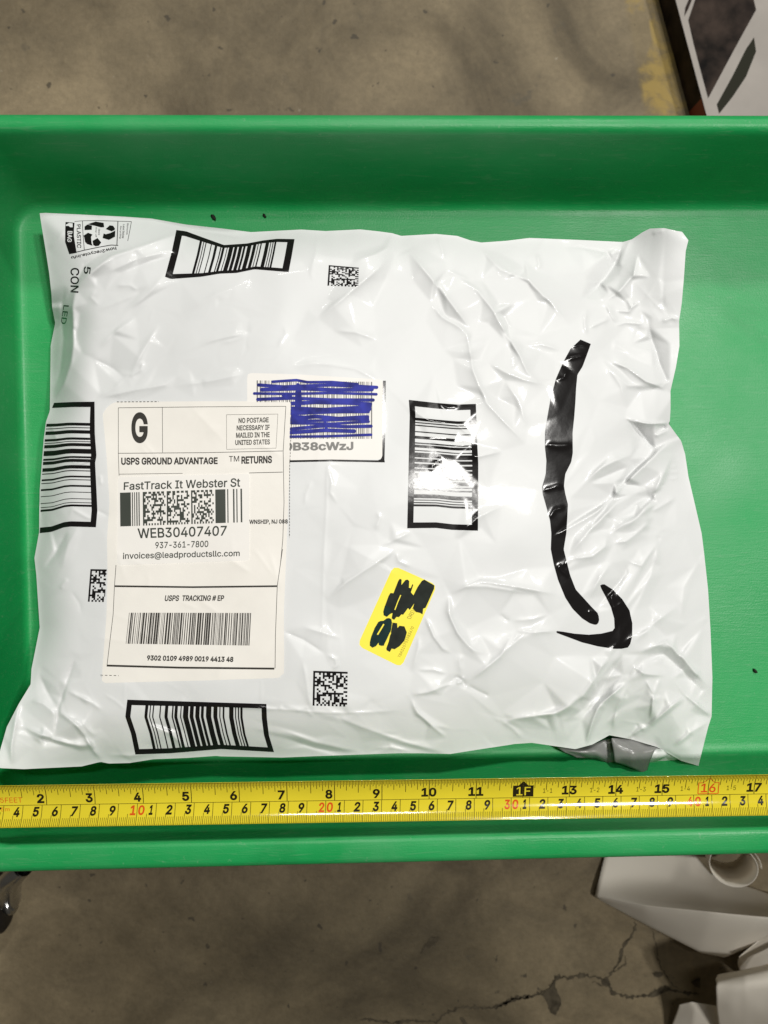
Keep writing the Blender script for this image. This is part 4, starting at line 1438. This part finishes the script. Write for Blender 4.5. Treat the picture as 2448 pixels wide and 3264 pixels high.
for l_ in ([(1077, 183), (1495, 178)], [(1495, 178), (1480, 455)], [(1480, 455), (1078, 465)], [(1078, 465), (1077, 183)]):
    p.line(c5(l_), 0.9)
for s_, x0, x1, y0 in (('NO POSTAGE', 1175, 1420, 207), ('NECESSARY IF', 1160, 1428, 267), ('MAILED IN THE', 1155, 1428, 327), ('UNITED STATES', 1148, 1430, 386)):
    p.text(s_, c5([(x0, y0 + 3), (x1, y0 - 3), (x1, y0 + 39), (x0, y0 + 45)]), .024)
on_bag(p, 'fine_print', M['thinprint'], lab, LP)

# ------------------------------------------------------------------ return sticker stuck over the label
SQ = c5([(188, 684), (1272, 655), (1271, 1376), (178, 1416)])


def round_sides(q, r):
    q = np.asarray(q, float)
    def cor(a, b, c):
        u = (a - b) / np.linalg.norm(a - b); w = (c - b) / np.linalg.norm(c - b)
        return [tuple(b + u * r), tuple(b + (u + w) * r * .29), tuple(b + w * r)]
    tl, tr_, br, bl = cor(q[3], q[0], q[1]), cor(q[0], q[1], q[2]), cor(q[1], q[2], q[3]), cor(q[2], q[3], q[0])
    return (tl[1:] + tr_[:2], tr_[1:] + br[:2], [bl[1], bl[0]] + br[1:][::-1] if False else [bl[1], bl[0]] + [br[2], br[1]], [tl[1], tl[0], bl[2], bl[1]])


ret = sheet('return_sticker', *round_sides(SQ, 12), 80, 60, 0.0012, M['sticker'], bag)
ret['label'] = 'small white sticker with a black code block, over the postage label'
SP = 0.00132
p = Paint()
p.text('FastTrack It Webster St', c5([(242, 732), (1190, 698), (1188, 770), (240, 797)]), .014)
p.text('WEB30407407', c5([(352, 1108), (1080, 1085), (1075, 1167), (358, 1190)]), .014)
p.text('937-361-7800', c5([(498, 1219), (930, 1207), (928, 1260), (498, 1271)]), .012)
p.text('invoices@leadproductsllc.com', c5([(235, 1306), (1185, 1284), (1184, 1346), (234, 1370)]), .012)
KQ = lambda x0, x1: c5([(x0, 818 - (x0 - 210) * .0335), (x1, 818 - (x1 - 210) * .0335), (x1 + 3, 1092 - (x1 - 210) * .034), (x0 + 3, 1092 - (x0 - 210) * .034)])
for x0, w in ((307, 8), (325, 7), (342, 9), (360, 9), (1082, 9), (1129, 12), (1156, 9), (1190, 13)):
    p.rect(KQ(x0, x0 + w), 0, 1, 0, 1)
on_bag(p, 'sticker_print', M['greyprint'], ret, SP)
p = Paint()
for x0, x1, sd in ((395, 580, 21), (590, 775, 22), (788, 972, 23)):
    A = matrix_pattern(16, sd)
    for k in range(16):
        A[0][k] = A[0][k] if k % 3 else False
        A[k][15] = A[k][15] and k % 4 != 0
    A[0][0] = True
    matrix_cells(p, KQ(x0, x1), A)
for x0, x1 in ((210, 298), (985, 1068)):
    p.rect(KQ(x0, x1), 0, 1, 0, 1)
on_bag(p, 'sticker_code_block', M['greyprint'], ret, SP)

# ------------------------------------------------------------------ yellow sticker
YQ = ys([(800, 120), (1520, 440), (930, 1800), (205, 1440)])
yel = sheet('yellow_sticker', *round_sides(YQ, 17), 50, 90, 0.0003, M['yellow'], bag)
yel['label'] = 'yellow sticker with its writing blacked out in marker'
p = Paint()
p.poly(ys([(905, 335), (935, 350), (930, 440), (1000, 355), (1035, 350), (1060, 375), (1055, 485), (1085, 490), (1112, 425), (1127, 435), (1088, 560), (1130, 610), (1145, 740), (1070, 850), (1040, 820), (960, 930), (930, 925), (890, 970),
           (850, 965), (810, 1015), (770, 990), (785, 900), (750, 915), (700, 950), (650, 900), (640, 840), (690, 700), (720, 620), (750, 570), (800, 575), (840, 470), (880, 370)]))
p.poly(ys([(1130, 610), (1200, 470), (1270, 370), (1310, 350), (1475, 445), (1470, 500), (1400, 660), (1330, 815), (1290, 830), (1280, 925), (1240, 900), (1170, 885), (1120, 820), (1145, 740)]))
p.poly(ys([(785, 1060), (860, 1070), (865, 1150), (900, 1112), (980, 1122), (1020, 1220), (1000, 1300), (980, 1360), (900, 1450), (820, 1500), (770, 1490), (740, 1545), (690, 1520), (680, 1490), (720, 1380), (765, 1180)]))
on_bag(p, 'black_scribble', M['blackmark'], yel, 0.00046, 5)
p = Paint()
p.poly(ys([(635, 1030), (690, 990), (730, 985), (765, 1005), (775, 1060), (760, 1180), (720, 1290), (640, 1440), (600, 1445), (560, 1430), (555, 1390), (510, 1450), (450, 1475), (410, 1440), (410, 1390), (430, 1300), (490, 1150), (550, 1050), (590, 1032)]))
p.poly(ys([(660, 780), (740, 800), (760, 850), (740, 920), (690, 965), (640, 940), (632, 880)]))
on_bag(p, 'teal_scribble', M['teal'], yel, 0.00058, 5)
p = Paint()
p.line(ys([(640, 1085), (590, 1170), (535, 1260)]), 4.5)
p.line(ys([(920, 605), (870, 720), (822, 850)]), 3.2)
p.line(ys([(752, 1225), (700, 1340), (655, 1430)]), 4.5)
on_bag(p, 'bare_sliver', M['yellow'], yel, 0.0007, 5)
p = Paint()
p.text('TBA310753983670', ys([(868, 1625), (1098, 1115), (1142, 1140), (915, 1642)]), .002)
p.text('DRIV', ys([(1020, 985), (1110, 820), (1175, 850), (1085, 1000)]), .002)
on_bag(p, 'sticker_print', M['olive'], yel, 0.0004, 5)

# ------------------------------------------------------------------ torn grey inner flap under the lower right edge
def loft(rows, n):
    """rows: list of lists of (px, py, z); returns verts and nu, nv"""
    V = []
    for r_ in rows:
        a = resample(np.array([tuple(P(x, y, z)) for x, y, z in r_]), n)
        V.append(a)
    return np.array(V)


def smooth_rows(V, k):
    """Catmull-Rom refine between rows"""
    out = []
    n = len(V)
    for i in range(n - 1):
        p0, p1, p2, p3 = V[max(i - 1, 0)], V[i], V[i + 1], V[min(i + 2, n - 1)]
        for t in np.linspace(0, 1, k, endpoint=False):
            out.append(.5 * ((2 * p1) + (-p0 + p2) * t + (2 * p0 - 5 * p1 + 4 * p2 - p3) * t * t + (-p0 + 3 * p1 - 3 * p2 + p3) * t ** 3))
    out.append(V[-1])
    return np.array(out)


def sheet_loft(name, rows, n, material, parent=None, k=6, thick=0.0003, wob=0.0, seed=0):
    V = smooth_rows(loft(rows, n), k) if k > 1 else loft(rows, n)
    nv, nu, _ = V.shape
    if wob:
        rs = np.random.RandomState(seed)
        w = gauss1(rs.randn(nv, nu), 2.2)
        V[..., 2] += wob * w / (np.abs(w).max() + 1e-9)
    o = mesh_obj(name, V.reshape(-1, 3), grid_faces(nu, nv), material, parent)
    md = o.modifiers.new('thickness', 'SOLIDIFY')
    md.thickness = thick
    md.offset = 0
    return o


def e3(pts, zs):
    q = e9(pts)
    return [(a, b, z) for (a, b), z in zip(q, zs)]


sheet_loft('inner_flap', [e3([(1010, 1385), (1130, 1392), (1290, 1445)], (.0135, .0115, .0095)), e3([(1020, 1440), (1130, 1470), (1262, 1462)], (.016, .019, .016)),
                          e3([(1028, 1525), (1150, 1570), (1208, 1606)], (.014, .016, .010))], 24, M['greyfilm'], bag, 6, .0002, .0012, 3)
sheet_loft('inner_flap', [e3([(690, 1440), (850, 1440), (1015, 1385)], (.008, .008, .008)), e3([(740, 1470), (880, 1470), (1020, 1450)], (.010, .013, .009)),
                          e3([(800, 1495), (920, 1515), (1060, 1548)], (.005, .007, .005))], 26, M['greyfilm'], bag, 6, .0002, .0022, 5)
sheet_loft('under_flap', [e3([(1230, 1435), (1330, 1455), (1440, 1500)], (.010, .010, .008)), e3([(1240, 1500), (1340, 1490), (1440, 1515)], (.012, .009, .008)),
                          e3([(1060, 1552), (1250, 1540), (1430, 1525)], (.004, .006, .005))], 26, M['film'], bag, 6, .0002, .0025, 8)

# ------------------------------------------------------------------ tape measure blade
ta, tb = P(141, 2570, 0.0800), P(2413, 2535, 0.0775)
te = (tb - ta) / np.linalg.norm(tb - ta)
INCH = np.linalg.norm(tb - ta) / 15.0
tc_ = np.cross(te, [0, 0, 1.0]); tc_ /= np.linalg.norm(tc_)      # towards the near side
tn = np.cross(tc_, te)
tn = tn if tn[2] > 0 else -tn
TW, SAG = 0.0222, 0.0036


def tape_at(i, t, off=0.0):
    i, t = np.asarray(i, float), np.asarray(t, float)
    s = t - .5
    z = SAG * (4 * s * s - 1)
    n = tn[None] - tc_[None] * (8 * SAG * s / TW)[:, None]
    n /= np.linalg.norm(n, axis=1)[:, None]
    return ta + te * ((i - 2) * INCH)[:, None] + tc_ * (s * TW)[:, None] + tn * z[:, None] + n * off


def tape_normal(i, t):
    s = np.asarray(t, float) - .5
    n = tn[None] - tc_[None] * (8 * SAG * s / TW)[:, None]
    return n / np.linalg.norm(n, axis=1)[:, None]


tape = empty('tape_measure', tuple(ta + np.array([0, 0, -.003])))
tag(tape, 'yellow steel tape measure blade stretched across the near side of the green tray', 'tape measure')
I0, I1 = -0.02, 27.3
nu, nv = 60, 25
U, V = np.meshgrid(np.linspace(I0, I1, nu), np.linspace(0, 1, nv))
top_ = tape_at(U.ravel(), V.ravel())
bot_ = tape_at(U.ravel(), V.ravel(), -0.00025)
ring = [(i, i + 1) for i in range(nu - 1)]
f = [tuple(q) for q in grid_faces(nu, nv)] + [tuple(q) for q in grid_faces(nu, nv, nu * nv, True)]
NN = nu * nv
for i in range(nu - 1):
    f.append((i + 1, i, NN + i, NN + i + 1)); b0 = (nv - 1) * nu
    f.append((b0 + i, b0 + i + 1, NN + b0 + i + 1, NN + b0 + i))
mesh_obj('blade', np.concatenate([top_, bot_]), f, M['tape'], tape)

TI = 0.00006


class TapePaint(Paint):
    def bar(s, i, w, t0, t1, slant=0.0):
        n = max(2, int((t1 - t0) / .06) + 2)
        t = np.linspace(t0, t1, n)
        x = i + slant * (t - t0)
        s.grid(np.stack([np.stack([x - w / 2, t], -1), np.stack([x + w / 2, t], -1)], 1))

    def word(s, tx, x0, x1, t0, t1, bold=.01, slant=0.0):
        v, f_ = text_tris(tx, bold)
        yy = 1 - v[:, 1]
        s.tris(np.stack([x0 + (x1 - x0) * v[:, 0] + slant * (1 - yy), t0 + (t1 - t0) * yy], -1), f_)

    def put(s, name, material):
        return s.build(name, material, tape, tape_at, TI, 0.10, tape_normal)


tk = TapePaint()
for k in range(int(0 * 32), int(18.2 * 32)):
    i = k / 32.0
    if i < .3: continue
    if k % 32 == 0: t1, w = .52, .016
    elif k % 16 == 0: t1, w = .34, .013
    elif k % 8 == 0: t1, w = .28, .012
    elif k % 4 == 0: t1, w = .22, .012
    elif k % 2 == 0: t1, w = .17, .011
    else: t1, w = .12, .010
    if i > 12 and k % 2 == 1: t1 = .12
    tk.bar(i, w, .005, t1)
mmi = 1 / 25.4
for k in range(10, 460):
    if k % 10 == 0: t0, w = .53, .012
    elif k % 5 == 0: t0, w = .76, .011
    else: t0, w = .83, .009
    tk.bar(k * mmi - .06, w, t0, .995, -.05 * (1 if k % 10 else .6))
n = 60
x = np.linspace(I0, 18.5, n)
tk.grid(np.stack([np.stack([x, np.full(n, .522)], -1), np.stack([x, np.full(n, .534)], -1)]))
tk.put('scale_marks', M['tapetick'])
tx = TapePaint()
for k in range(1, 19):
    s_ = str(k)
    if k == 12 or k == 16: continue
    if k < 10: tx.word(s_, k - .195, k - .045, .245, .485, .034)
    else: tx.word(s_, k - .165, k + .155, .235, .47, .034)
rd = TapePaint()
rd.word('16', 15.84, 16.16, .235, .47, .014)
for a, b in (((15.78, .21), (15.78, .50)), ((15.78, .50), (16.22, .50)), ((16.22, .50), (16.22, .21)), ((16.22, .21), (16.13, .21)), ((16.13, .21), (16.0, .08)), ((16.0, .08), (15.87, .21)), ((15.87, .21), (15.78, .21))):
    a, b = np.array(a), np.array(b)
    d_ = (b - a); nr_ = np.array([-d_[1], d_[0] * 1.0]); nr_ = nr_ / (np.abs(nr_).sum() + 1e-9) * .010
    tt = np.linspace(0, 1, 6)[:, None]
    rd.grid(np.stack([a + d_ * tt - nr_, a + d_ * tt + nr_]))
rd.put('red_numeral', M['tapered'])
CMX = lambda c: c * 10 * mmi - .06
for c in range(2, 46):
    x = CMX(c)
    if c % 10 == 0:
        s_ = str(c)
        rd = TapePaint(); rd.word(s_[0], x - .155, x - .04, .57, .79, .026, .02); rd.word(s_[1], x + .01, x + .14, .57, .79, .026, .02); rd.put('red_numeral', M['tapered'])
    else:
        s_ = str(c % 10)
        wd = .08 if s_ == '1' else .125
        if c > 10 and c % 10 == 1: tx.word(s_, x - .16, x - .08, .57, .79, .034, .03)
        else: tx.word(s_, x - .20, x - .20 + wd, .57, .79, .034, .03)
for w_ in (('25FEET', .95, 1.50, .33, .46, 0), ('7.5m', .95, 1.24, .575, .66, 0)):
    rd = TapePaint(); rd.word(*w_); rd.put('red_lettering', M['tapered'])
G_ = lambda x0, x1, t0, t1: np.stack(np.meshgrid(np.linspace(x0, x1, 12), np.linspace(t0, t1, 8)), -1)
tx.grid(G_(11.785, 12.225, .21, .505))
tx.poly([(11.90, .21), (12.0, .085), (12.11, .21)])
tx.put('numerals', M['tapeink'])
wf = TapePaint()
wf.word('1F', 11.86, 12.16, .25, .47, .006)
o = wf.build('foot_mark', M['tape'], tape, tape_at, TI * 2.2, 0.10, tape_normal)
for k, s_ in ((12.53, '1-1'), (13.54, '1-2'), (14.54, '1-3'), (15.5, '1-4'), (16.5, '1-5')):
    fa = TapePaint(); fa.word(s_, k - .10, k + .10, .30, .42, 0); fa.put('faint_mark', M['tapetick'])

# ------------------------------------------------------------------ flat carton at the top right
box = empty('carton', tuple(P(2350, 150, FLOOR_Z)))
tag(box, 'flat white carton with dark printed panels lying on the concrete floor', 'box')
BZ = FLOOR_Z + 0.036
b_tl, b_bl = P(*tr([(905, 0)])[0], BZ), P(*tr([(1163, 960)])[0], BZ)
dirv = (b_tl - b_bl) / np.linalg.norm(b_tl - b_bl)
side = np.array([dirv[1], -dirv[0], 0])
q0 = b_bl - dirv * 0.14
q1 = b_tl + dirv * 0.22
q2, q3 = q1 + side * 0.40, q0 + side * 0.40
bm = bmesh.new()
vs = [bm.verts.new(tuple(q_)) for q_ in (q0, q3, q2, q1)] + [bm.verts.new((q_[0], q_[1], FLOOR_Z + .0005)) for q_ in (q0, q3, q2, q1)]
for a in ((0, 1, 2, 3), (7, 6, 5, 4), (0, 4, 5, 1), (1, 5, 6, 2), (2, 6, 7, 3)):
    bm.faces.new([vs[i] for i in a])
bm_obj('board', bm, M['boxwhite'], box, smooth=False)
hh = np.array([0, 0, 0.0365])
L_ = np.linalg.norm(q1 - q0)


def side_panel(name, s0, s1, m):
    a, b = q0 + dirv * s0, q0 + dirv * s1
    o_ = -side * .0006
    mesh_obj(name, [a + o_, b + o_, b + o_ - hh, a + o_ - hh], [(0, 1, 2, 3)], m, box, smooth=False)


s_red = 0.14 + 0.022
side_panel('red_side', 0, s_red, M['boxred'])
side_panel('black_side', s_red, L_, M['boxdark'])


def on_box(name, pts, m):
    w = [P(x, y, BZ + .0006) for x, y in tr(pts)]
    mesh_obj(name, w, [tuple(range(len(w)))[::-1]], m, box, smooth=False)


on_box('dark_panel', [(1085, -60), (1010, 160), (1050, 340), (1110, 570), (1172, 800), (1300, 560), (1440, 300), (1562, 80), (1530, -60)], M['boxdark'])
on_box('dark_stripe', [(1545, 305), (1562, 420), (1480, 625), (1370, 790), (1262, 925), (1243, 850), (1370, 620), (1480, 400)], M['boxgreen'])
on_box('dark_corner', [(1045, -20), (1010, 70), (978, 130), (985, 60), (1020, -20)], M['boxdark'])

# ------------------------------------------------------------------ white packing paper at the lower right
Zf = FLOOR_Z


def pz(pts, zs):
    return [(a, b, z) for (a, b), z in zip(pf(pts), zs)]


pp = sheet_loft('packing_paper', [
    pz([(660, 100), (1190, 150), (1300, 280), (1659, 405), (1900, 465)], (Zf + .002, Zf + .004, Zf + .010, Zf + .015, Zf + .02)),
    pz([(612, 290), (1050, 330), (1300, 410), (1659, 485), (1900, 530)], (Zf + .010, Zf + .030, Zf + .060, Zf + .075, Zf + .08)),
    pz([(586, 395), (900, 462), (1300, 508), (1659, 546), (1900, 572)], (Zf + .012, Zf + .060, Zf + .105, Zf + .125, Zf + .13)),
    pz([(580, 424), (900, 496), (1300, 542), (1600, 570), (1880, 592)], (Zf + .010, Zf + .063, Zf + .109, Zf + .130, Zf + .134)),
    pz([(584, 428), (900, 550), (1270, 660), (1500, 680), (1720, 640)], (Zf + .006, Zf + .046, Zf + .086, Zf + .105, Zf + .115)),
    pz([(588, 433), (900, 596), (1240, 760), (1400, 796), (1540, 735)], (Zf + .003, Zf + .026, Zf + .060, Zf + .074, Zf + .09)),
    pz([(590, 434), (902, 604), (1242, 776), (1395, 804), (1530, 740)], (Zf + .001, Zf + .018, Zf + .048, Zf + .060, Zf + .08)),
], 44, M['paper'], None, 8, .0003, .0010, 2)
tag(pp, 'large curled sheet of white packing paper on the floor under the tray', 'packing paper', 'white packing paper on the floor')
pq = sheet_loft('packing_paper', [
    pz([(1350, 915), (1520, 880), (1700, 835), (1900, 790)], (Zf + .085, Zf + .09, Zf + .09, Zf + .09)),
    pz([(1332, 935), (1520, 893), (1700, 850), (1900, 800)], (Zf + .115, Zf + .125, Zf + .125, Zf + .125)),
    pz([(1335, 965), (1520, 930), (1710, 890), (1900, 850)], (Zf + .130, Zf + .142, Zf + .142, Zf + .142)),
    pz([(1338, 1040), (1520, 1020), (1720, 1000), (1900, 980)], (Zf + .130, Zf + .145, Zf + .147, Zf + .147)),
    pz([(1345, 1160), (1520, 1150), (1720, 1140), (1900, 1130)], (Zf + .105, Zf + .118, Zf + .124, Zf + .124)),
    pz([(1360, 1290), (1520, 1285), (1720, 1280), (1900, 1280)], (Zf + .05, Zf + .06, Zf + .06, Zf + .06)),
    pz([(1380, 1400), (1520, 1400), (1720, 1400), (1900, 1400)], (Zf + .01, Zf + .01, Zf + .01, Zf + .01)),
], 40, M['paper'], None, 8, .0003, .0022, 4)
tag(pq, 'white paper sheet arching up in the lower right corner of the photo', 'packing paper', 'white packing paper on the floor')
pr = sheet_loft('packing_paper', [
    pz([(1480, 800), (1600, 700), (1800, 560)], (Zf + .10, Zf + .10, Zf + .10)),
    pz([(1470, 850), (1600, 790), (1800, 650)], (Zf + .05, Zf + .05, Zf + .05)),
    pz([(1500, 930), (1640, 880), (1820, 780)], (Zf + .003, Zf + .003, Zf + .003)),
], 20, M['paper'], None, 6, .0004, .0006, 6)
tag(pr, 'narrow grey strip of paper between the two larger curled white sheets', 'packing paper', 'white packing paper on the floor')
ps = sheet_loft('packing_paper', [
    pz([(1105, 1100), (1180, 1084), (1320, 1105), (1400, 1120)], (Zf + .045, Zf + .06, Zf + .06, Zf + .05)),
    pz([(1085, 1160), (1200, 1150), (1330, 1160), (1400, 1170)], (Zf + .03, Zf + .055, Zf + .055, Zf + .04)),
    pz([(1030, 1300), (1200, 1300), (1330, 1300), (1400, 1300)], (Zf + .004, Zf + .03, Zf + .03, Zf + .02)),
], 24, M['paper'], None, 6, .0004, .0006, 7)
tag(ps, 'small rounded end of white paper lying at the bottom edge of the photo', 'packing paper', 'white packing paper on the floor')
# curled tube end half hidden under the tray rim
V = []
c_a, c_b = P(*pf([(1450, 235)])[0], Zf + .17), P(*pf([(1370, 90)])[0], Zf + .005)
ax = (c_b - c_a) / np.linalg.norm(c_b - c_a)
sd_ = np.cross(ax, [0, 1.0, 0]); sd_ /= np.linalg.norm(sd_); sd2 = np.cross(sd_, ax)
for r_ in (0.0, .05, .10, .16):
    row = []
    for a in np.linspace(0, 2 * np.pi * 1.25, 50):
        rad = .0215 - .003 * a / (2 * np.pi)
        row.append(c_a + ax * r_ + sd_ * rad * math.cos(a) * 1.15 + sd2 * rad * math.sin(a))
    V.append(row)
V = np.array(V)
o = mesh_obj('paper_tube', V.reshape(-1, 3), grid_faces(50, 4), M['paper'])
md = o.modifiers.new('thickness', 'SOLIDIFY'); md.thickness = .0006
tag(o, 'rolled end of white paper with a dark hollow just under the tray rim', 'paper roll')

# ------------------------------------------------------------------ caster at the lower left
cas = empty('caster', tuple(P(-20, 2900, FLOOR_Z)))
tag(cas, 'metal swivel caster with black wheel at the left edge below the tray', 'caster')


def cyl(name, c, axis, r, h, m, seg=32, bev=0.0, parent=cas):
    bm = bmesh.new()
    bmesh.ops.create_cone(bm, cap_ends=True, segments=seg, radius1=r, radius2=r, depth=h)
    if bev: bmesh.ops.bevel(bm, geom=[e for e in bm.edges if len(e.link_faces) == 2 and abs(e.link_faces[0].normal.dot(e.link_faces[1].normal)) < .3], offset=bev, segments=3, affect='EDGES')
    q_ = Vector((0, 0, 1)).rotation_difference(Vector(axis))
    bm.transform(Matrix.Translation(Vector(c)) @ q_.to_matrix().to_4x4())
    o = bm_obj(name, bm, m, parent)
    return o


wc = P(-12, 2890, FLOOR_Z + .04)
wa = np.array([1.0, .18, 0]); wa /= np.linalg.norm(wa)
cyl('wheel', (wc[0] - .006, wc[1], FLOOR_Z + .0325), wa, .032, .022, M['dark'], 40, .004)
bc = P(44, 2882, FLOOR_Z + .045)
cyl('axle_bolt', bc - wa * .004, wa, .0105, .012, M['steel'], 24, .003)
bp_ = [P(*q_, z) for q_, z in zip(pl([(85, 425), (78, 380), (84, 330), (110, 285), (150, 240)]), (Zf + .046, Zf + .062, Zf + .08, Zf + .092, Zf + .10))]


def tube_mesh(name, pts, rx, ry, m, parent, n=16, k=8):
    p_ = smooth_rows(np.array(pts)[:, None, :], k)[:, 0]
    V = []
    for i in range(len(p_)):
        d_ = p_[min(i + 1, len(p_) - 1)] - p_[max(i - 1, 0)]
        d_ /= np.linalg.norm(d_)
        a_ = np.cross(d_, [0, 0, 1.0]); a_ /= np.linalg.norm(a_) + 1e-9
        b_ = np.cross(a_, d_)
        V.append([p_[i] + a_ * rx * math.cos(t) + b_ * ry * math.sin(t) for t in np.linspace(0, 2 * np.pi, n)])
    V = np.array(V)
    return mesh_obj(name, V.reshape(-1, 3), grid_faces(n, len(p_)), m, parent)


tube_mesh('fork', bp_, .0065, .009, M['steel'], cas)
bp2 = [P(*q_, z) for q_, z in zip(pl([(10, 430), (10, 370), (20, 325), (60, 285), (120, 240)]), (Zf + .05, Zf + .075, Zf + .088, Zf + .096, Zf + .10))]
tube_mesh('fork', bp2, .0075, .009, M['steel'], cas)

# ------------------------------------------------------------------ specks of dirt in the tray
for (x, y), s_, lb in (((680, 692), .0022, 'black elongated speck of dirt on the green tray above the printed barcode'),
                       ((843, 687), .0016, 'brown speck of dirt on the green tray above the mailer edge'),
                       ((2408, 2139), .0018, 'black speck of dirt on the tray floor right of the mailer')):
    bm = bmesh.new()
    bmesh.ops.create_icosphere(bm, subdivisions=2, radius=1)
    rr = random.Random(int(x))
    for v_ in bm.verts: v_.co *= 1 + rr.uniform(-.25, .25)
    c_ = P(x, y, .0012)
    bm.transform(Matrix.Translation(Vector((c_[0], c_[1], .0010))) @ Matrix.Rotation(-.9, 4, 'Z') @ Matrix.Diagonal((s_, s_ * .45, .0009, 1)))
    o = bm_obj('dirt_speck', bm, M['speck'])
    tag(o, lb, 'dirt speck', 'specks of dirt in the tray')
